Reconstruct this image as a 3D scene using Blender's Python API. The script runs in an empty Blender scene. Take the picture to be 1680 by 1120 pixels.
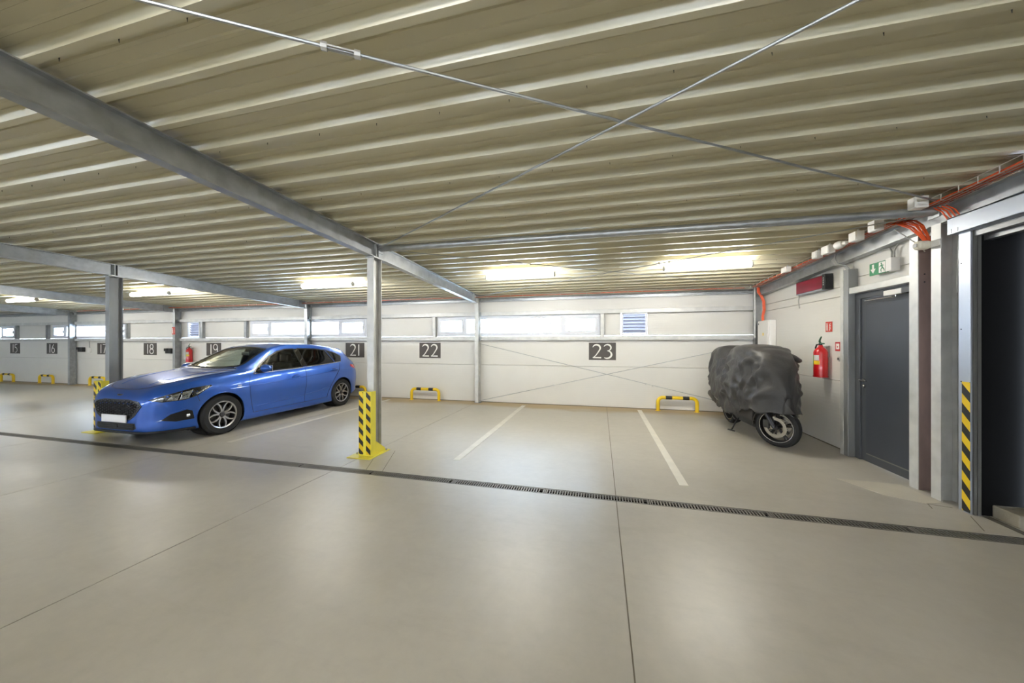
import bpy, bmesh, math, random
from mathutils import Vector, Matrix, noise
from mathutils.bvhtree import BVHTree

random.seed(7)
S = bpy.context.scene
COL = S.collection
R = math.radians

# ------------------------------------------------------------------ camera, sky, exposure
cam_d = bpy.data.cameras.new('camera')
cam_d.sensor_width = 36.0
cam_d.lens = 569.0 / 1680.0 * 36.0
cam_d.shift_y = 3.5 / 1680.0
cam_d.clip_start = 0.02
cam_d.clip_end = 500
cam = bpy.data.objects.new('camera', cam_d)
COL.objects.link(cam)
cam.location = (0, 0, 1.5)
cam.rotation_euler = (R(90), 0, R(14.25))
S.camera = cam

W = bpy.data.worlds.new('world')
S.world = W
W.use_nodes = True
bgn = W.node_tree.nodes['Background']
bgn.inputs[0].default_value = (0.78, 0.87, 1.0, 1)
bgn.inputs[1].default_value = 8.0

S.view_settings.view_transform = 'Standard'
S.view_settings.look = 'None'
S.view_settings.gamma = 1.0
S.view_settings.use_curve_mapping = False
S.view_settings.exposure = 2.15
LAMP_STRENGTH = 20.0
S.cycles.caustics_reflective = False
S.cycles.caustics_refractive = False
S.cycles.sample_clamp_indirect = 6.0
S.cycles.diffuse_bounces = 5
S.cycles.glossy_bounces = 4
S.cycles.use_denoising = True


# ------------------------------------------------------------------ materials
def lin(c):
    return tuple(((v / 255.0) / 12.92 if v / 255.0 <= 0.04045 else ((v / 255.0 + 0.055) / 1.055) ** 2.4) for v in c)


def setin(b, name, v):
    if name in b.inputs:
        b.inputs[name].default_value = v


def mat(name, rgb, rough=0.5, metal=0.0, var=0.0, scale=6.0, bump=0.0, bscale=60.0, coat=0.0, spec=0.5,
        rvar=0.0, emit=None, estr=0.0, stretch=(1, 1, 1), alpha=1.0, detail=4.0):
    m = bpy.data.materials.new(name)
    m.use_nodes = True
    nt = m.node_tree
    b = nt.nodes['Principled BSDF']
    c = lin(rgb)
    b.inputs['Base Color'].default_value = (*c, 1)
    b.inputs['Roughness'].default_value = rough
    b.inputs['Metallic'].default_value = metal
    setin(b, 'Coat Weight', coat)
    setin(b, 'Coat Roughness', 0.04)
    setin(b, 'Specular IOR Level', spec)
    if emit:
        setin(b, 'Emission Color', (*lin(emit), 1))
        setin(b, 'Emission Strength', estr)
    if var or bump or rvar:
        tc = nt.nodes.new('ShaderNodeTexCoord')
        mp = nt.nodes.new('ShaderNodeMapping')
        mp.inputs['Scale'].default_value = stretch
        nt.links.new(tc.outputs['Object'], mp.inputs[0])
    if var or rvar:
        n = nt.nodes.new('ShaderNodeTexNoise')
        n.inputs['Scale'].default_value = scale
        n.inputs['Detail'].default_value = detail
        nt.links.new(mp.outputs[0], n.inputs['Vector'])
        if var:
            r = nt.nodes.new('ShaderNodeValToRGB')
            r.color_ramp.elements[0].position = 0.3
            r.color_ramp.elements[1].position = 0.7
            r.color_ramp.elements[0].color = (*[max(0, v * (1 - var)) for v in c], 1)
            r.color_ramp.elements[1].color = (*[min(1, v * (1 + var)) for v in c], 1)
            nt.links.new(n.outputs['Fac'], r.inputs[0])
            nt.links.new(r.outputs[0], b.inputs['Base Color'])
        if rvar:
            mr = nt.nodes.new('ShaderNodeMapRange')
            mr.inputs[1].default_value = 0.3
            mr.inputs[2].default_value = 0.7
            mr.inputs[3].default_value = max(0.02, rough - rvar)
            mr.inputs[4].default_value = min(1, rough + rvar)
            nt.links.new(n.outputs['Fac'], mr.inputs[0])
            nt.links.new(mr.outputs[0], b.inputs['Roughness'])
    if bump:
        n2 = nt.nodes.new('ShaderNodeTexNoise')
        n2.inputs['Scale'].default_value = bscale
        nt.links.new(mp.outputs[0], n2.inputs['Vector'])
        bp = nt.nodes.new('ShaderNodeBump')
        bp.inputs['Strength'].default_value = bump
        bp.inputs['Distance'].default_value = 0.01
        nt.links.new(n2.outputs['Fac'], bp.inputs['Height'])
        nt.links.new(bp.outputs[0], b.inputs['Normal'])
    return m


def panel_mat(name, rgb):
    """cream coated sandwich panel with fine horizontal lining"""
    m = mat(name, rgb, 0.42, 0.0, var=0.02, scale=1.5)
    nt = m.node_tree
    b = nt.nodes['Principled BSDF']
    g = nt.nodes.new('ShaderNodeNewGeometry')
    sx = nt.nodes.new('ShaderNodeSeparateXYZ')
    nt.links.new(g.outputs['Position'], sx.inputs[0])
    mu = nt.nodes.new('ShaderNodeMath')
    mu.operation = 'MULTIPLY'
    mu.inputs[1].default_value = 2 * math.pi / 0.05
    nt.links.new(sx.outputs['Z'], mu.inputs[0])
    si = nt.nodes.new('ShaderNodeMath')
    si.operation = 'SINE'
    nt.links.new(mu.outputs[0], si.inputs[0])
    bp = nt.nodes.new('ShaderNodeBump')
    bp.inputs['Strength'].default_value = 0.12
    bp.inputs['Distance'].default_value = 0.002
    nt.links.new(si.outputs[0], bp.inputs['Height'])
    nt.links.new(bp.outputs[0], b.inputs['Normal'])
    return m


def concrete_floor(name):
    m = bpy.data.materials.new(name)
    m.use_nodes = True
    nt = m.node_tree
    N, L = nt.nodes, nt.links
    b = N['Principled BSDF']
    g = N.new('ShaderNodeNewGeometry')
    n1 = N.new('ShaderNodeTexNoise'); n1.inputs['Scale'].default_value = 0.55; n1.inputs['Detail'].default_value = 6
    n2 = N.new('ShaderNodeTexNoise'); n2.inputs['Scale'].default_value = 9; n2.inputs['Detail'].default_value = 8
    n2.inputs['Roughness'].default_value = 0.7
    mp = N.new('ShaderNodeMapping'); mp.inputs['Scale'].default_value = (1, 1, 1); mp.inputs['Rotation'].default_value = (0, 0, 0.5)
    L.new(g.outputs['Position'], mp.inputs[0])
    L.new(mp.outputs[0], n1.inputs['Vector'])
    L.new(g.outputs['Position'], n2.inputs['Vector'])
    r1 = N.new('ShaderNodeValToRGB')
    r1.color_ramp.elements[0].position = 0.32; r1.color_ramp.elements[1].position = 0.68
    r1.color_ramp.elements[0].color = (*lin((168, 163, 152)), 1)
    r1.color_ramp.elements[1].color = (*lin((184, 179, 169)), 1)
    L.new(n1.outputs['Fac'], r1.inputs[0])
    mx = N.new('ShaderNodeMix'); mx.data_type = 'RGBA'; mx.blend_type = 'OVERLAY'
    mx.inputs[0].default_value = 0.16
    L.new(r1.outputs[0], mx.inputs[6])
    L.new(n2.outputs['Color'], mx.inputs[7])
    bw = N.new('ShaderNodeRGBToBW'); L.new(n2.outputs['Color'], bw.inputs[0])
    L.new(bw.outputs[0], mx.inputs[7])
    # dusty, trodden dirt collected along the foot of the long wall
    sx = N.new('ShaderNodeSeparateXYZ'); L.new(g.outputs['Position'], sx.inputs[0])
    n3 = N.new('ShaderNodeTexNoise'); n3.inputs['Scale'].default_value = 1.2; n3.inputs['Detail'].default_value = 6
    L.new(g.outputs['Position'], n3.inputs['Vector'])
    ad = N.new('ShaderNodeMath'); ad.operation = 'MULTIPLY_ADD'
    ad.inputs[1].default_value = 0.9
    L.new(n3.outputs['Fac'], ad.inputs[0]); L.new(sx.outputs['Y'], ad.inputs[2])
    mr = N.new('ShaderNodeMapRange'); mr.inputs[1].default_value = 8.25; mr.inputs[2].default_value = 8.6
    mr.inputs[3].default_value = 0; mr.inputs[4].default_value = 0.85
    L.new(ad.outputs[0], mr.inputs[0])
    mx2 = N.new('ShaderNodeMix'); mx2.data_type = 'RGBA'
    L.new(mr.outputs[0], mx2.inputs[0])
    L.new(mx.outputs[2], mx2.inputs[6])
    mx2.inputs[7].default_value = (*lin((176, 154, 116)), 1)
    # dark scuffs
    n4 = N.new('ShaderNodeTexNoise'); n4.inputs['Scale'].default_value = 1.0; n4.inputs['Detail'].default_value = 9
    n4.inputs['Roughness'].default_value = 0.75
    mp4 = N.new('ShaderNodeMapping'); mp4.inputs['Scale'].default_value = (1.2, 5.5, 1); mp4.inputs['Rotation'].default_value = (0, 0, 0.35)
    L.new(g.outputs['Position'], mp4.inputs[0]); L.new(mp4.outputs[0], n4.inputs['Vector'])
    mr4 = N.new('ShaderNodeMapRange'); mr4.inputs[1].default_value = 0.52; mr4.inputs[2].default_value = 0.80
    mr4.inputs[3].default_value = 0; mr4.inputs[4].default_value = 0.22
    L.new(n4.outputs['Fac'], mr4.inputs[0])
    mx3 = N.new('ShaderNodeMix'); mx3.data_type = 'RGBA'
    L.new(mr4.outputs[0], mx3.inputs[0]); L.new(mx2.outputs[2], mx3.inputs[6])
    mx3.inputs[7].default_value = (*lin((138, 130, 116)), 1)
    L.new(mx3.outputs[2], b.inputs['Base Color'])
    # polish: glossy with worn patches, dust is matt
    mrr = N.new('ShaderNodeMapRange'); mrr.inputs[1].default_value = 0.3; mrr.inputs[2].default_value = 0.7
    mrr.inputs[3].default_value = 0.31; mrr.inputs[4].default_value = 0.43
    L.new(n1.outputs['Fac'], mrr.inputs[0])
    ar = N.new('ShaderNodeMath'); ar.operation = 'MULTIPLY_ADD'; ar.inputs[1].default_value = 0.45
    L.new(mr.outputs[0], ar.inputs[0]); L.new(mrr.outputs[0], ar.inputs[2])
    L.new(ar.outputs[0], b.inputs['Roughness'])
    setin(b, 'Specular IOR Level', 0.62)
    bp = N.new('ShaderNodeBump'); bp.inputs['Strength'].default_value = 0.05; bp.inputs['Distance'].default_value = 0.004
    L.new(n2.outputs['Fac'], bp.inputs['Height']); L.new(bp.outputs[0], b.inputs['Normal'])
    return m


def stripe_mat(name, period, rgb1, rgb2, rough=0.4, ay=1.0, az=1.0, duty=0.5):
    """printed diagonal hazard stripes along a*y + z (object space, x or y sign chosen)"""
    m = bpy.data.materials.new(name)
    m.use_nodes = True
    nt = m.node_tree
    N, L = nt.nodes, nt.links
    b = N['Principled BSDF']
    b.inputs['Roughness'].default_value = rough
    g = N.new('ShaderNodeNewGeometry')
    d = N.new('ShaderNodeVectorMath'); d.operation = 'DOT_PRODUCT'
    d.inputs[1].default_value = (ay if name.endswith('x') else 0, 0 if name.endswith('x') else ay, az)
    L.new(g.outputs['Position'], d.inputs[0])
    dv = N.new('ShaderNodeMath'); dv.operation = 'DIVIDE'; dv.inputs[1].default_value = period
    L.new(d.outputs['Value'], dv.inputs[0])
    fr = N.new('ShaderNodeMath'); fr.operation = 'FRACT'
    L.new(dv.outputs[0], fr.inputs[0])
    gt = N.new('ShaderNodeMath'); gt.operation = 'GREATER_THAN'; gt.inputs[1].default_value = duty
    L.new(fr.outputs[0], gt.inputs[0])
    mx = N.new('ShaderNodeMix'); mx.data_type = 'RGBA'
    L.new(gt.outputs[0], mx.inputs[0])
    mx.inputs[6].default_value = (*lin(rgb1), 1)
    mx.inputs[7].default_value = (*lin(rgb2), 1)
    L.new(mx.outputs[2], b.inputs['Base Color'])
    return m


def glass_mat(name, rgb, t=0.85, rough=0.01):
    m = bpy.data.materials.new(name)
    m.use_nodes = True
    nt = m.node_tree
    N, L = nt.nodes, nt.links
    N.remove(N['Principled BSDF'])
    o = N['Material Output']
    tr = N.new('ShaderNodeBsdfTransparent'); tr.inputs[0].default_value = (*lin(rgb), 1)
    gl = N.new('ShaderNodeBsdfGlossy'); gl.inputs['Roughness'].default_value = rough
    lw = N.new('ShaderNodeLayerWeight'); lw.inputs[0].default_value = 0.5
    pw = N.new('ShaderNodeMath'); pw.operation = 'POWER'; pw.inputs[1].default_value = 5.0
    L.new(lw.outputs['Facing'], pw.inputs[0])
    fr = N.new('ShaderNodeMath'); fr.operation = 'MULTIPLY_ADD'; fr.inputs[1].default_value = 0.94; fr.inputs[2].default_value = 0.06
    L.new(pw.outputs[0], fr.inputs[0])
    mx = N.new('ShaderNodeMixShader')
    L.new(fr.outputs[0], mx.inputs[0]); L.new(tr.outputs[0], mx.inputs[1]); L.new(gl.outputs[0], mx.inputs[2])
    L.new(mx.outputs[0], o.inputs[0])
    return m


M = {}
M['floor'] = concrete_floor('polished_concrete')
M['joint'] = mat('joint_filler', (120, 113, 100), 0.8)
M['trench'] = mat('trench_dark', (38, 36, 34), 0.9)
M['ceil'] = mat('beige_coated_sheet', (206, 200, 174), 0.26, 0.0, var=0.02, scale=0.8, spec=0.5)
M['panel'] = panel_mat('cream_panel', (221, 219, 213))
M['galv'] = mat('galvanized_steel', (170, 173, 174), 0.42, 0.75, var=0.16, scale=9, rvar=0.08, bump=0.02)
M['galv_dull'] = mat('dull_galvanized', (150, 152, 152), 0.55, 0.55, var=0.2, scale=5, rvar=0.1, stretch=(1, 1, 0.25))
M['galv_light'] = mat('light_galvanized', (205, 205, 202), 0.5, 0.35, var=0.12, scale=7, rvar=0.1)
M['rust'] = mat('rust_brown_primer', (128, 106, 98), 0.75, 0.0, var=0.18, scale=8, stretch=(1, 1, 0.3))
M['white_pvc'] = mat('white_pvc', (222, 224, 230), 0.3)
M['white_paint'] = mat('worn_white_paint', (222, 218, 208), 0.5, var=0.06, scale=5)
M['faint_paint'] = mat('faded_white_paint', (206, 202, 192), 0.45, var=0.08, scale=5)
M['yellow'] = mat('yellow_powder_coat', (240, 203, 30), 0.38, var=0.04, scale=4)
M['yellow_pale'] = mat('pale_yellow_coat', (236, 222, 74), 0.4, var=0.05, scale=4)
M['black'] = mat('black_film', (30, 29, 28), 0.45)
M['dark_plate'] = mat('dark_taupe_plate', (82, 77, 73), 0.55)
M['digit'] = mat('white_digit', (240, 238, 232), 0.5)
M['red'] = mat('red_gloss', (196, 24, 30), 0.28, coat=0.3)
M['red_sign'] = mat('red_sign', (205, 58, 40), 0.45)
M['white'] = mat('white_plastic', (235, 233, 228), 0.45)
M['grey_plastic'] = mat('grey_plastic', (170, 170, 166), 0.5)
M['black_plastic'] = mat('black_plastic', (28, 28, 29), 0.5)
M['orange'] = mat('orange_cable', (228, 92, 40), 0.5, var=0.1, scale=12)
M['wire'] = mat('zinc_wire', (205, 202, 192), 0.35, 0.7)
M['anthracite'] = mat('anthracite_door', (66, 70, 78), 0.42, var=0.06, scale=2.5)
M['anthracite_frame'] = mat('anthracite_frame', (74, 77, 82), 0.38)
M['chrome'] = mat('brushed_chrome', (205, 205, 205), 0.22, 1.0)
M['alu'] = mat('satin_aluminium', (172, 178, 188), 0.38, 0.55, var=0.03, scale=2)
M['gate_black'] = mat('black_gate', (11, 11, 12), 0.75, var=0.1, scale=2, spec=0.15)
M['old_concrete'] = mat('rough_concrete', (150, 143, 128), 0.85, var=0.2, scale=6, bump=0.3, bscale=30)
M['green'] = mat('green_sign', (28, 132, 84), 0.4)
M['maroon'] = mat('maroon_screen', (128, 8, 42), 0.25, var=0.12, scale=3, stretch=(1, 0.6, 6))
M['lamp'] = mat('lamp_diffuser', (255, 255, 255), 0.5, emit=(255, 252, 246), estr=LAMP_STRENGTH)
M['paint'] = mat('blue_metallic_paint', (34, 92, 188), 0.34, 0.40, coat=1.0)
M['tyre'] = mat('rubber_tyre', (36, 36, 37), 0.8, bump=0.08, bscale=80)
M['rim'] = mat('dark_alloy', (78, 78, 82), 0.3, 0.8)
M['rim_face'] = mat('machined_alloy', (176, 176, 180), 0.28, 0.9)
M['car_black'] = mat('car_black_trim', (20, 20, 22), 0.35)
M['car_dark'] = mat('car_interior', (42, 42, 45), 0.8)
M['glass'] = glass_mat('window_glass', (236, 242, 246))
M['car_glass'] = glass_mat('car_windscreen_glass', (214, 224, 216))
M['tint_glass'] = glass_mat('car_side_glass', (178, 186, 184))
M['dark_tint'] = glass_mat('car_privacy_glass', (52, 55, 58))
M['lens'] = glass_mat('headlamp_lens', (232, 236, 240))
M['tail'] = mat('tail_lamp_red', (190, 16, 30), 0.15, coat=1.0)
M['cloth'] = mat('black_cover_cloth', (63, 62, 62), 0.42, bump=0.25, bscale=45, var=0.08, scale=3, spec=0.4)
M['steel_dark'] = mat('dark_steel', (70, 70, 72), 0.4, 0.7)
M['snow'] = mat('snowy_ground', (232, 236, 242), 0.9)
M['needles'] = mat('frosted_needles', (150, 164, 160), 0.9, var=0.2, scale=8)
M['bark'] = mat('grey_bark', (92, 84, 76), 0.9)
M['facade'] = mat('grey_siding', (188, 192, 198), 0.6, var=0.05, scale=3)
M['hazard_y'] = stripe_mat('hazard_tape_y', 0.172, (236, 200, 24), (26, 26, 25), ay=-1.1, az=1.0)
M['hazard_x'] = stripe_mat('hazard_tape_x', 0.142, (238, 202, 22), (30, 28, 26), ay=0.95, az=1.0, duty=0.52)


# ------------------------------------------------------------------ mesh helpers
class MB:
    def __init__(self):
        self.v = []
        self.f = []

    def add(self, vs, fs):
        o = len(self.v)
        self.v += [tuple(p) for p in vs]
        self.f += [tuple(i + o for i in f) for f in fs]
        return self

    def box(self, x0, y0, z0, x1, y1, z1):
        x0, x1 = min(x0, x1), max(x0, x1); y0, y1 = min(y0, y1), max(y0, y1); z0, z1 = min(z0, z1), max(z0, z1)
        return self.add([(x0, y0, z0), (x1, y0, z0), (x1, y1, z0), (x0, y1, z0), (x0, y0, z1), (x1, y0, z1), (x1, y1, z1), (x0, y1, z1)],
                        [(0, 3, 2, 1), (4, 5, 6, 7), (0, 1, 5, 4), (1, 2, 6, 5), (2, 3, 7, 6), (3, 0, 4, 7)])

    def bbox(self, x0, y0, z0, x1, y1, z1, r=0.01):
        """box with chamfered edges"""
        bm = bmesh.new()
        bmesh.ops.create_cube(bm, size=1)
        for v in bm.verts:
            v.co = Vector(((x0 + x1) / 2 + v.co.x * abs(x1 - x0), (y0 + y1) / 2 + v.co.y * abs(y1 - y0), (z0 + z1) / 2 + v.co.z * abs(z1 - z0)))
        bmesh.ops.bevel(bm, geom=list(bm.edges), offset=r, segments=2, affect='EDGES', profile=0.5)
        bm.verts.index_update()
        self.add([v.co[:] for v in bm.verts], [[v.index for v in f.verts] for f in bm.faces])
        bm.free()
        return self

    def prism(self, poly, a, b, axis='y'):
        """polygon (2-D list) extruded from a to b along an axis; polygon lies in the other two axes in order"""
        n = len(poly)
        def P(p, t):
            if axis == 'x': return (t, p[0], p[1])
            if axis == 'y': return (p[0], t, p[1])
            return (p[0], p[1], t)
        vs = [P(p, a) for p in poly] + [P(p, b) for p in poly]
        fs = [tuple(range(n))[::-1], tuple(range(n, 2 * n))]
        fs += [(i, (i + 1) % n, (i + 1) % n + n, i + n) for i in range(n)]
        return self.add(vs, fs)

    def tube(self, pts, r, n=8, cap=True):
        pts = [Vector(p) for p in pts]
        rr = r if isinstance(r, (list, tuple)) else [r] * len(pts)
        rings = []
        up = None
        for i, p in enumerate(pts):
            if i == 0: d = pts[1] - p
            elif i == len(pts) - 1: d = p - pts[-2]
            else: d = (pts[i + 1] - p).normalized() + (p - pts[i - 1]).normalized()
            d.normalize()
            if up is None:
                up = Vector((0, 0, 1)) if abs(d.z) < 0.9 else Vector((1, 0, 0))
            a = d.cross(up)
            if a.length < 1e-6: a = d.orthogonal()
            a.normalize()
            up = a.cross(d).normalized()
            rings.append([p + (a * math.cos(2 * math.pi * k / n) + up * math.sin(2 * math.pi * k / n)) * rr[i] for k in range(n)])
        vs = [q for g in rings for q in g]
        fs = []
        for i in range(len(pts) - 1):
            for k in range(n):
                fs.append((i * n + k, i * n + (k + 1) % n, (i + 1) * n + (k + 1) % n, (i + 1) * n + k))
        if cap:
            fs.append(tuple(range(n))[::-1])
            fs.append(tuple((len(pts) - 1) * n + k for k in range(n)))
        return self.add(vs, fs)

    def lathe(self, prof, c, axis='x', n=32, closed=False):
        """prof: list of (radius, offset along axis)"""
        vs = []
        for r, o in prof:
            for k in range(n):
                t = 2 * math.pi * k / n
                a, b = r * math.cos(t), r * math.sin(t)
                if axis == 'x': vs.append((c[0] + o, c[1] + a, c[2] + b))
                elif axis == 'y': vs.append((c[0] + a, c[1] + o, c[2] + b))
                else: vs.append((c[0] + a, c[1] + b, c[2] + o))
        fs = []
        m = len(prof)
        for i in range(m if closed else m - 1):
            j = (i + 1) % m
            for k in range(n):
                fs.append((i * n + k, i * n + (k + 1) % n, j * n + (k + 1) % n, j * n + k))
        return self.add(vs, fs)

    def xf(self, mtx):
        self.v = [tuple(mtx @ Vector(p)) for p in self.v]
        return self

    def build(self, name, m, parent=None, origin=None, smooth=False, bevel=0.0):
        me = bpy.data.meshes.new(name)
        o = Vector(origin) if origin else Vector((0, 0, 0))
        me.from_pydata([tuple(Vector(p) - o) for p in self.v], [], self.f)
        bm = bmesh.new(); bm.from_mesh(me)
        bmesh.ops.recalc_face_normals(bm, faces=bm.faces)
        bm.to_mesh(me); bm.free()
        ob = bpy.data.objects.new(name, me)
        COL.objects.link(ob)
        me.materials.append(M[m] if isinstance(m, str) else m)
        if smooth:
            for p in me.polygons: p.use_smooth = True
            if smooth == 'auto':
                me.set_sharp_from_angle(angle=R(35))
        if bevel:
            md = ob.modifiers.new('bevel', 'BEVEL'); md.width = bevel; md.segments = 2; md.limit_method = 'ANGLE'
        ob.location = o
        if parent is not None:
            ob.parent = parent
            if not origin or parent.get('worldspace'):
                ob.matrix_parent_inverse = Matrix.Translation(-Vector(parent.location)) if parent.get('worldspace') else Matrix()
        return ob


def tag(o, label, cat, group=None, kind=None):
    o['label'] = label
    o['category'] = cat
    if group: o['group'] = group
    if kind: o['kind'] = kind
    return o


def thing(name, loc, label=None, cat=None, group=None, kind=None, world=True):
    """Empty at the base of a thing. world=True: its parts are given in world coordinates"""
    e = bpy.data.objects.new(name, None)
    COL.objects.link(e)
    e.location = loc
    e.empty_display_size = 0.1
    if world: e['worldspace'] = True
    if label: tag(e, label, cat, group, kind)
    elif kind: e['kind'] = kind
    return e


def link_copy(src, parent=None, loc=None):
    c = src.copy()
    COL.objects.link(c)
    if parent is not None: c.parent = parent
    if loc is not None: c.location = loc
    return c


def struct(name, label, cat):
    e = thing(name, (0, 0, 0), label, cat, kind='structure')
    return e


# roof underside (bottom of the sheet ribs) and beams fall gently to the long wall
def ZC(y): return 3.0555 - 0.0404 * y
YB = 8.48      # inner face of the long wall
XR = 3.30      # inner face of the right wall
XL = -34.0
YF = -9.0
SLOPE = math.atan(0.0404)

# ================================================================== SETTING
# ---- floor slabs with saw-cut joints and a trench for the drain
floor = struct('floor', 'polished beige grey concrete floor with saw cut joints', 'floor')
D0, D1 = 3.447, 3.571
def slab(x0, y0, x1, y1):
    g = 0.004
    MB().box(x0 + g, y0 + g, -0.15, x1 - g, y1 - g, 0.0).build('floor_slab', 'floor', floor)
for x0, x1 in ((XL, -11.3), (-11.3, -8.4), (-8.4, -5.73), (-5.73, -3.06), (-3.06, 0.15), (0.15, 4.6)):
    slab(x0, YF, x1, D0)
for x0, x1 in ((XL, -11.3), (-11.3, -5.73), (-5.73, -3.06), (-3.06, 0.15), (0.15, 3.6)):
    slab(x0, D1, x1, YB + 0.3)
for x in (-11.3, -8.4, -5.73, -3.06, 0.15):
    MB().box(x - 0.004, YF, -0.05, x + 0.004, D0, -0.003).build('joint_filler', 'joint', floor)
for x in (-11.3, -5.73, -3.06, 0.15):
    MB().box(x - 0.004, D1, -0.05, x + 0.004, YB, -0.003).build('joint_filler', 'joint', floor)
# short pad cuts round the column foot and beside the gate
for a, b in (((-2.86, 3.93), (-2.70, 3.575)), ((-2.78, 4.30), (-2.48, 3.575)), ((3.12, 3.90), (2.98, 3.62)), ((2.98, 4.12), (2.93, 4.0)), ((2.93, 4.12), (3.12, 4.06))):
    a, b = Vector((*a, 0)), Vector((*b, 0)); d = (b - a).normalized(); n = Vector((-d.y, d.x, 0)) * 0.003
    MB().add([a - n, a + n, b + n, b - n, *[p + Vector((0, 0, 0.0012)) for p in (a - n, a + n, b + n, b - n)]],
           [(0, 1, 2, 3), (4, 5, 6, 7), (0, 1, 5, 4), (1, 2, 6, 5), (2, 3, 7, 6), (3, 0, 4, 7)]).build('pad_cut', 'joint', floor)
MB().prism([(2.55, 4.62), (3.10, 4.60), (3.12, 4.16), (2.95, 4.10), (2.72, 4.25)], 0.0, 0.0025, 'z').build('screed_patch', mat('pale_screed', (196, 190, 176), 0.5, var=0.04, scale=4), floor)

# ---- painted bay lines
def bayline(x0, x1, y0, y1, label, m):
    tag(MB().box(x0, y0, 0, x1, y1, 0.0022).build('bay_line', m, origin=((x0 + x1) / 2, (y0 + y1) / 2, 0)), label, 'floor marking', 'painted bay lines')
bayline(0.815, 0.905, 4.0, 8.30, 'crisp white painted bay line right of number 23 plate', 'white_paint')
bayline(-1.84, -1.745, 4.15, 8.22, 'faded white painted bay line between the 22 and 23 plates', 'faint_paint')
bayline(-5.52, -5.43, 4.05, 8.2, 'thin white painted bay line beside the blue car', 'faint_paint')

# ---- drain: trench walls + cast grating sections
trench = MB()
trench.box(XL, D0 - 0.002, -0.15, 3.4, D0 + 0.006, -0.002).box(XL, D1 - 0.006, -0.15, 3.4, D1 + 0.002, -0.002).box(XL, D0, -0.15, 3.4, D1, -0.13)
drain = thing('drain_channel', (0, 3.51, -0.15), 'long dark slotted drain channel crossing the concrete floor', 'drain')
trench.build('trench', 'trench', drain)
gm = MB()
gm.box(0.003, D0 + 0.006, -0.022, 0.997, D0 + 0.02, -0.002).box(0.003, D1 - 0.02, -0.022, 0.997, D1 - 0.006, -0.002)
for e in (0.003, 0.492, 0.985):
    gm.box(e, D0 + 0.018, -0.02, e + 0.012, D1 - 0.018, -0.002)
k = 0.022
while k < 0.965:
    w, sl = 0.0115, 0.0
    z0, z1 = -0.010, -0.003
    a, b = D0 + 0.018, D1 - 0.018
    gm.add([(k, a, z0), (k + w, a, z0), (k + w + sl, b, z0), (k + sl, b, z0), (k, a, z1), (k + w, a, z1), (k + w + sl, b, z1), (k + sl, b, z1)],
           [(0, 3, 2, 1), (4, 5, 6, 7), (0, 1, 5, 4), (1, 2, 6, 5), (2, 3, 7, 6), (3, 0, 4, 7)])
    k += 0.0262
grate_mat = mat('cast_grate', (118, 115, 108), 0.5, 0.4, var=0.2, scale=3)
g0 = gm.build('grate', grate_mat, drain)
for i, x in enumerate(range(-20, 4)):
    if i == 0:
        g0.location.x = x - 0.55
    else:
        c = link_copy(g0); c.location.x = x - 0.55 if x < 3 else x - 0.55

# ---- ceiling: trapezoidal sheets, three ribs to a sheet
ceiling = struct('ceiling', 'beige trapezoidal sheet ceiling with ribs running left to right', 'ceiling')
prof = []
P0 = 0.28
for kx in range(3):
    o = kx * P0
    H = 0.056
    prof += [(o, 0), (o + 0.040, 0), (o + 0.064, H), (o + 0.095, H), (o + 0.101, H - 0.007), (o + 0.121, H - 0.007), (o + 0.127, H),
             (o + 0.182, H), (o + 0.188, H - 0.007), (o + 0.208, H - 0.007), (o + 0.214, H), (o + 0.254, H)]
prof.append((3 * P0, 0))
sv = [(XL, y, z) for y, z in prof] + [(3.75, y, z) for y, z in prof]
sn = len(prof)
sb = MB().add(sv, [(i, i + 1, i + 1 + sn, i + sn) for i in range(sn - 1)])
s0 = sb.build('roof_sheet', 'ceil', ceiling)
s0.rotation_euler = (-SLOPE, 0, 0)
y0 = 1.145
ky = -12
first = True
while y0 + ky * 0.84 < YB + 0.3:
    yy = y0 + ky * 0.84
    o = s0 if first else link_copy(s0)
    first = False
    o.location = (0, yy, ZC(yy))
    ky += 1
# an opaque deck above keeps daylight out
MB().prism([(YF - 0.3, ZC(YF) + 0.12), (YB + 0.4, ZC(YB) + 0.12), (YB + 0.4, ZC(YB) + 0.2), (YF - 0.3, ZC(YF) + 0.2)], XL - 0.3, 4.8, 'x').build('roof_deck', 'galv_dull', ceiling)
sc = MB()
for ks in range(0, 9):
    ysc = 1.145 + ks * 0.84 + 0.047
    x = -13.0 + random.random() * 0.3
    while x < 3.1:
        sc.tube([(x, ysc, ZC(ysc) + 0.05), (x, ysc, ZC(ysc) + 0.012), (x + 0.002, ysc, ZC(ysc) - 0.012)], [0.004, 0.0035, 0.001], 5)
        x += 0.46
so = sc.build('sheet_screws', 'black_plastic', ceiling)
so['kind'] = 'stuff'

# ---- long back wall, built of horizontal panels around the window band
wall_back = struct('wall_back', 'long cream panelled wall behind the parking bays', 'wall')
WINS = [(-4.20, 0.0), (-10.57, -6.38), (-20.15, -16.1), (-26.6, -22.42)]
PX = [XL, -26.6, -22.42, -20.15, -16.1, -10.57, -6.38, -4.20, 0.0, XR + 0.3]
EDGES = [XL, -29.3, -24.03, -18.78, -13.53, -8.28, -3.03, XR + 0.3]
def wpanel(x0, x1, z0, z1):
    g = 0.0
    MB().box(x0 + 0.001, YB, z0 + 0.003, x1 - 0.001, YB + 0.12, z1 - 0.003).build('wall_panel', 'panel', wall_back, bevel=0.003)
for i in range(len(EDGES) - 1):
    wpanel(EDGES[i], EDGES[i + 1], 0.012, 0.957)
    wpanel(EDGES[i], EDGES[i + 1], 0.957, 1.69)
    wpanel(EDGES[i], EDGES[i + 1], 2.215, 2.90)
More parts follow.
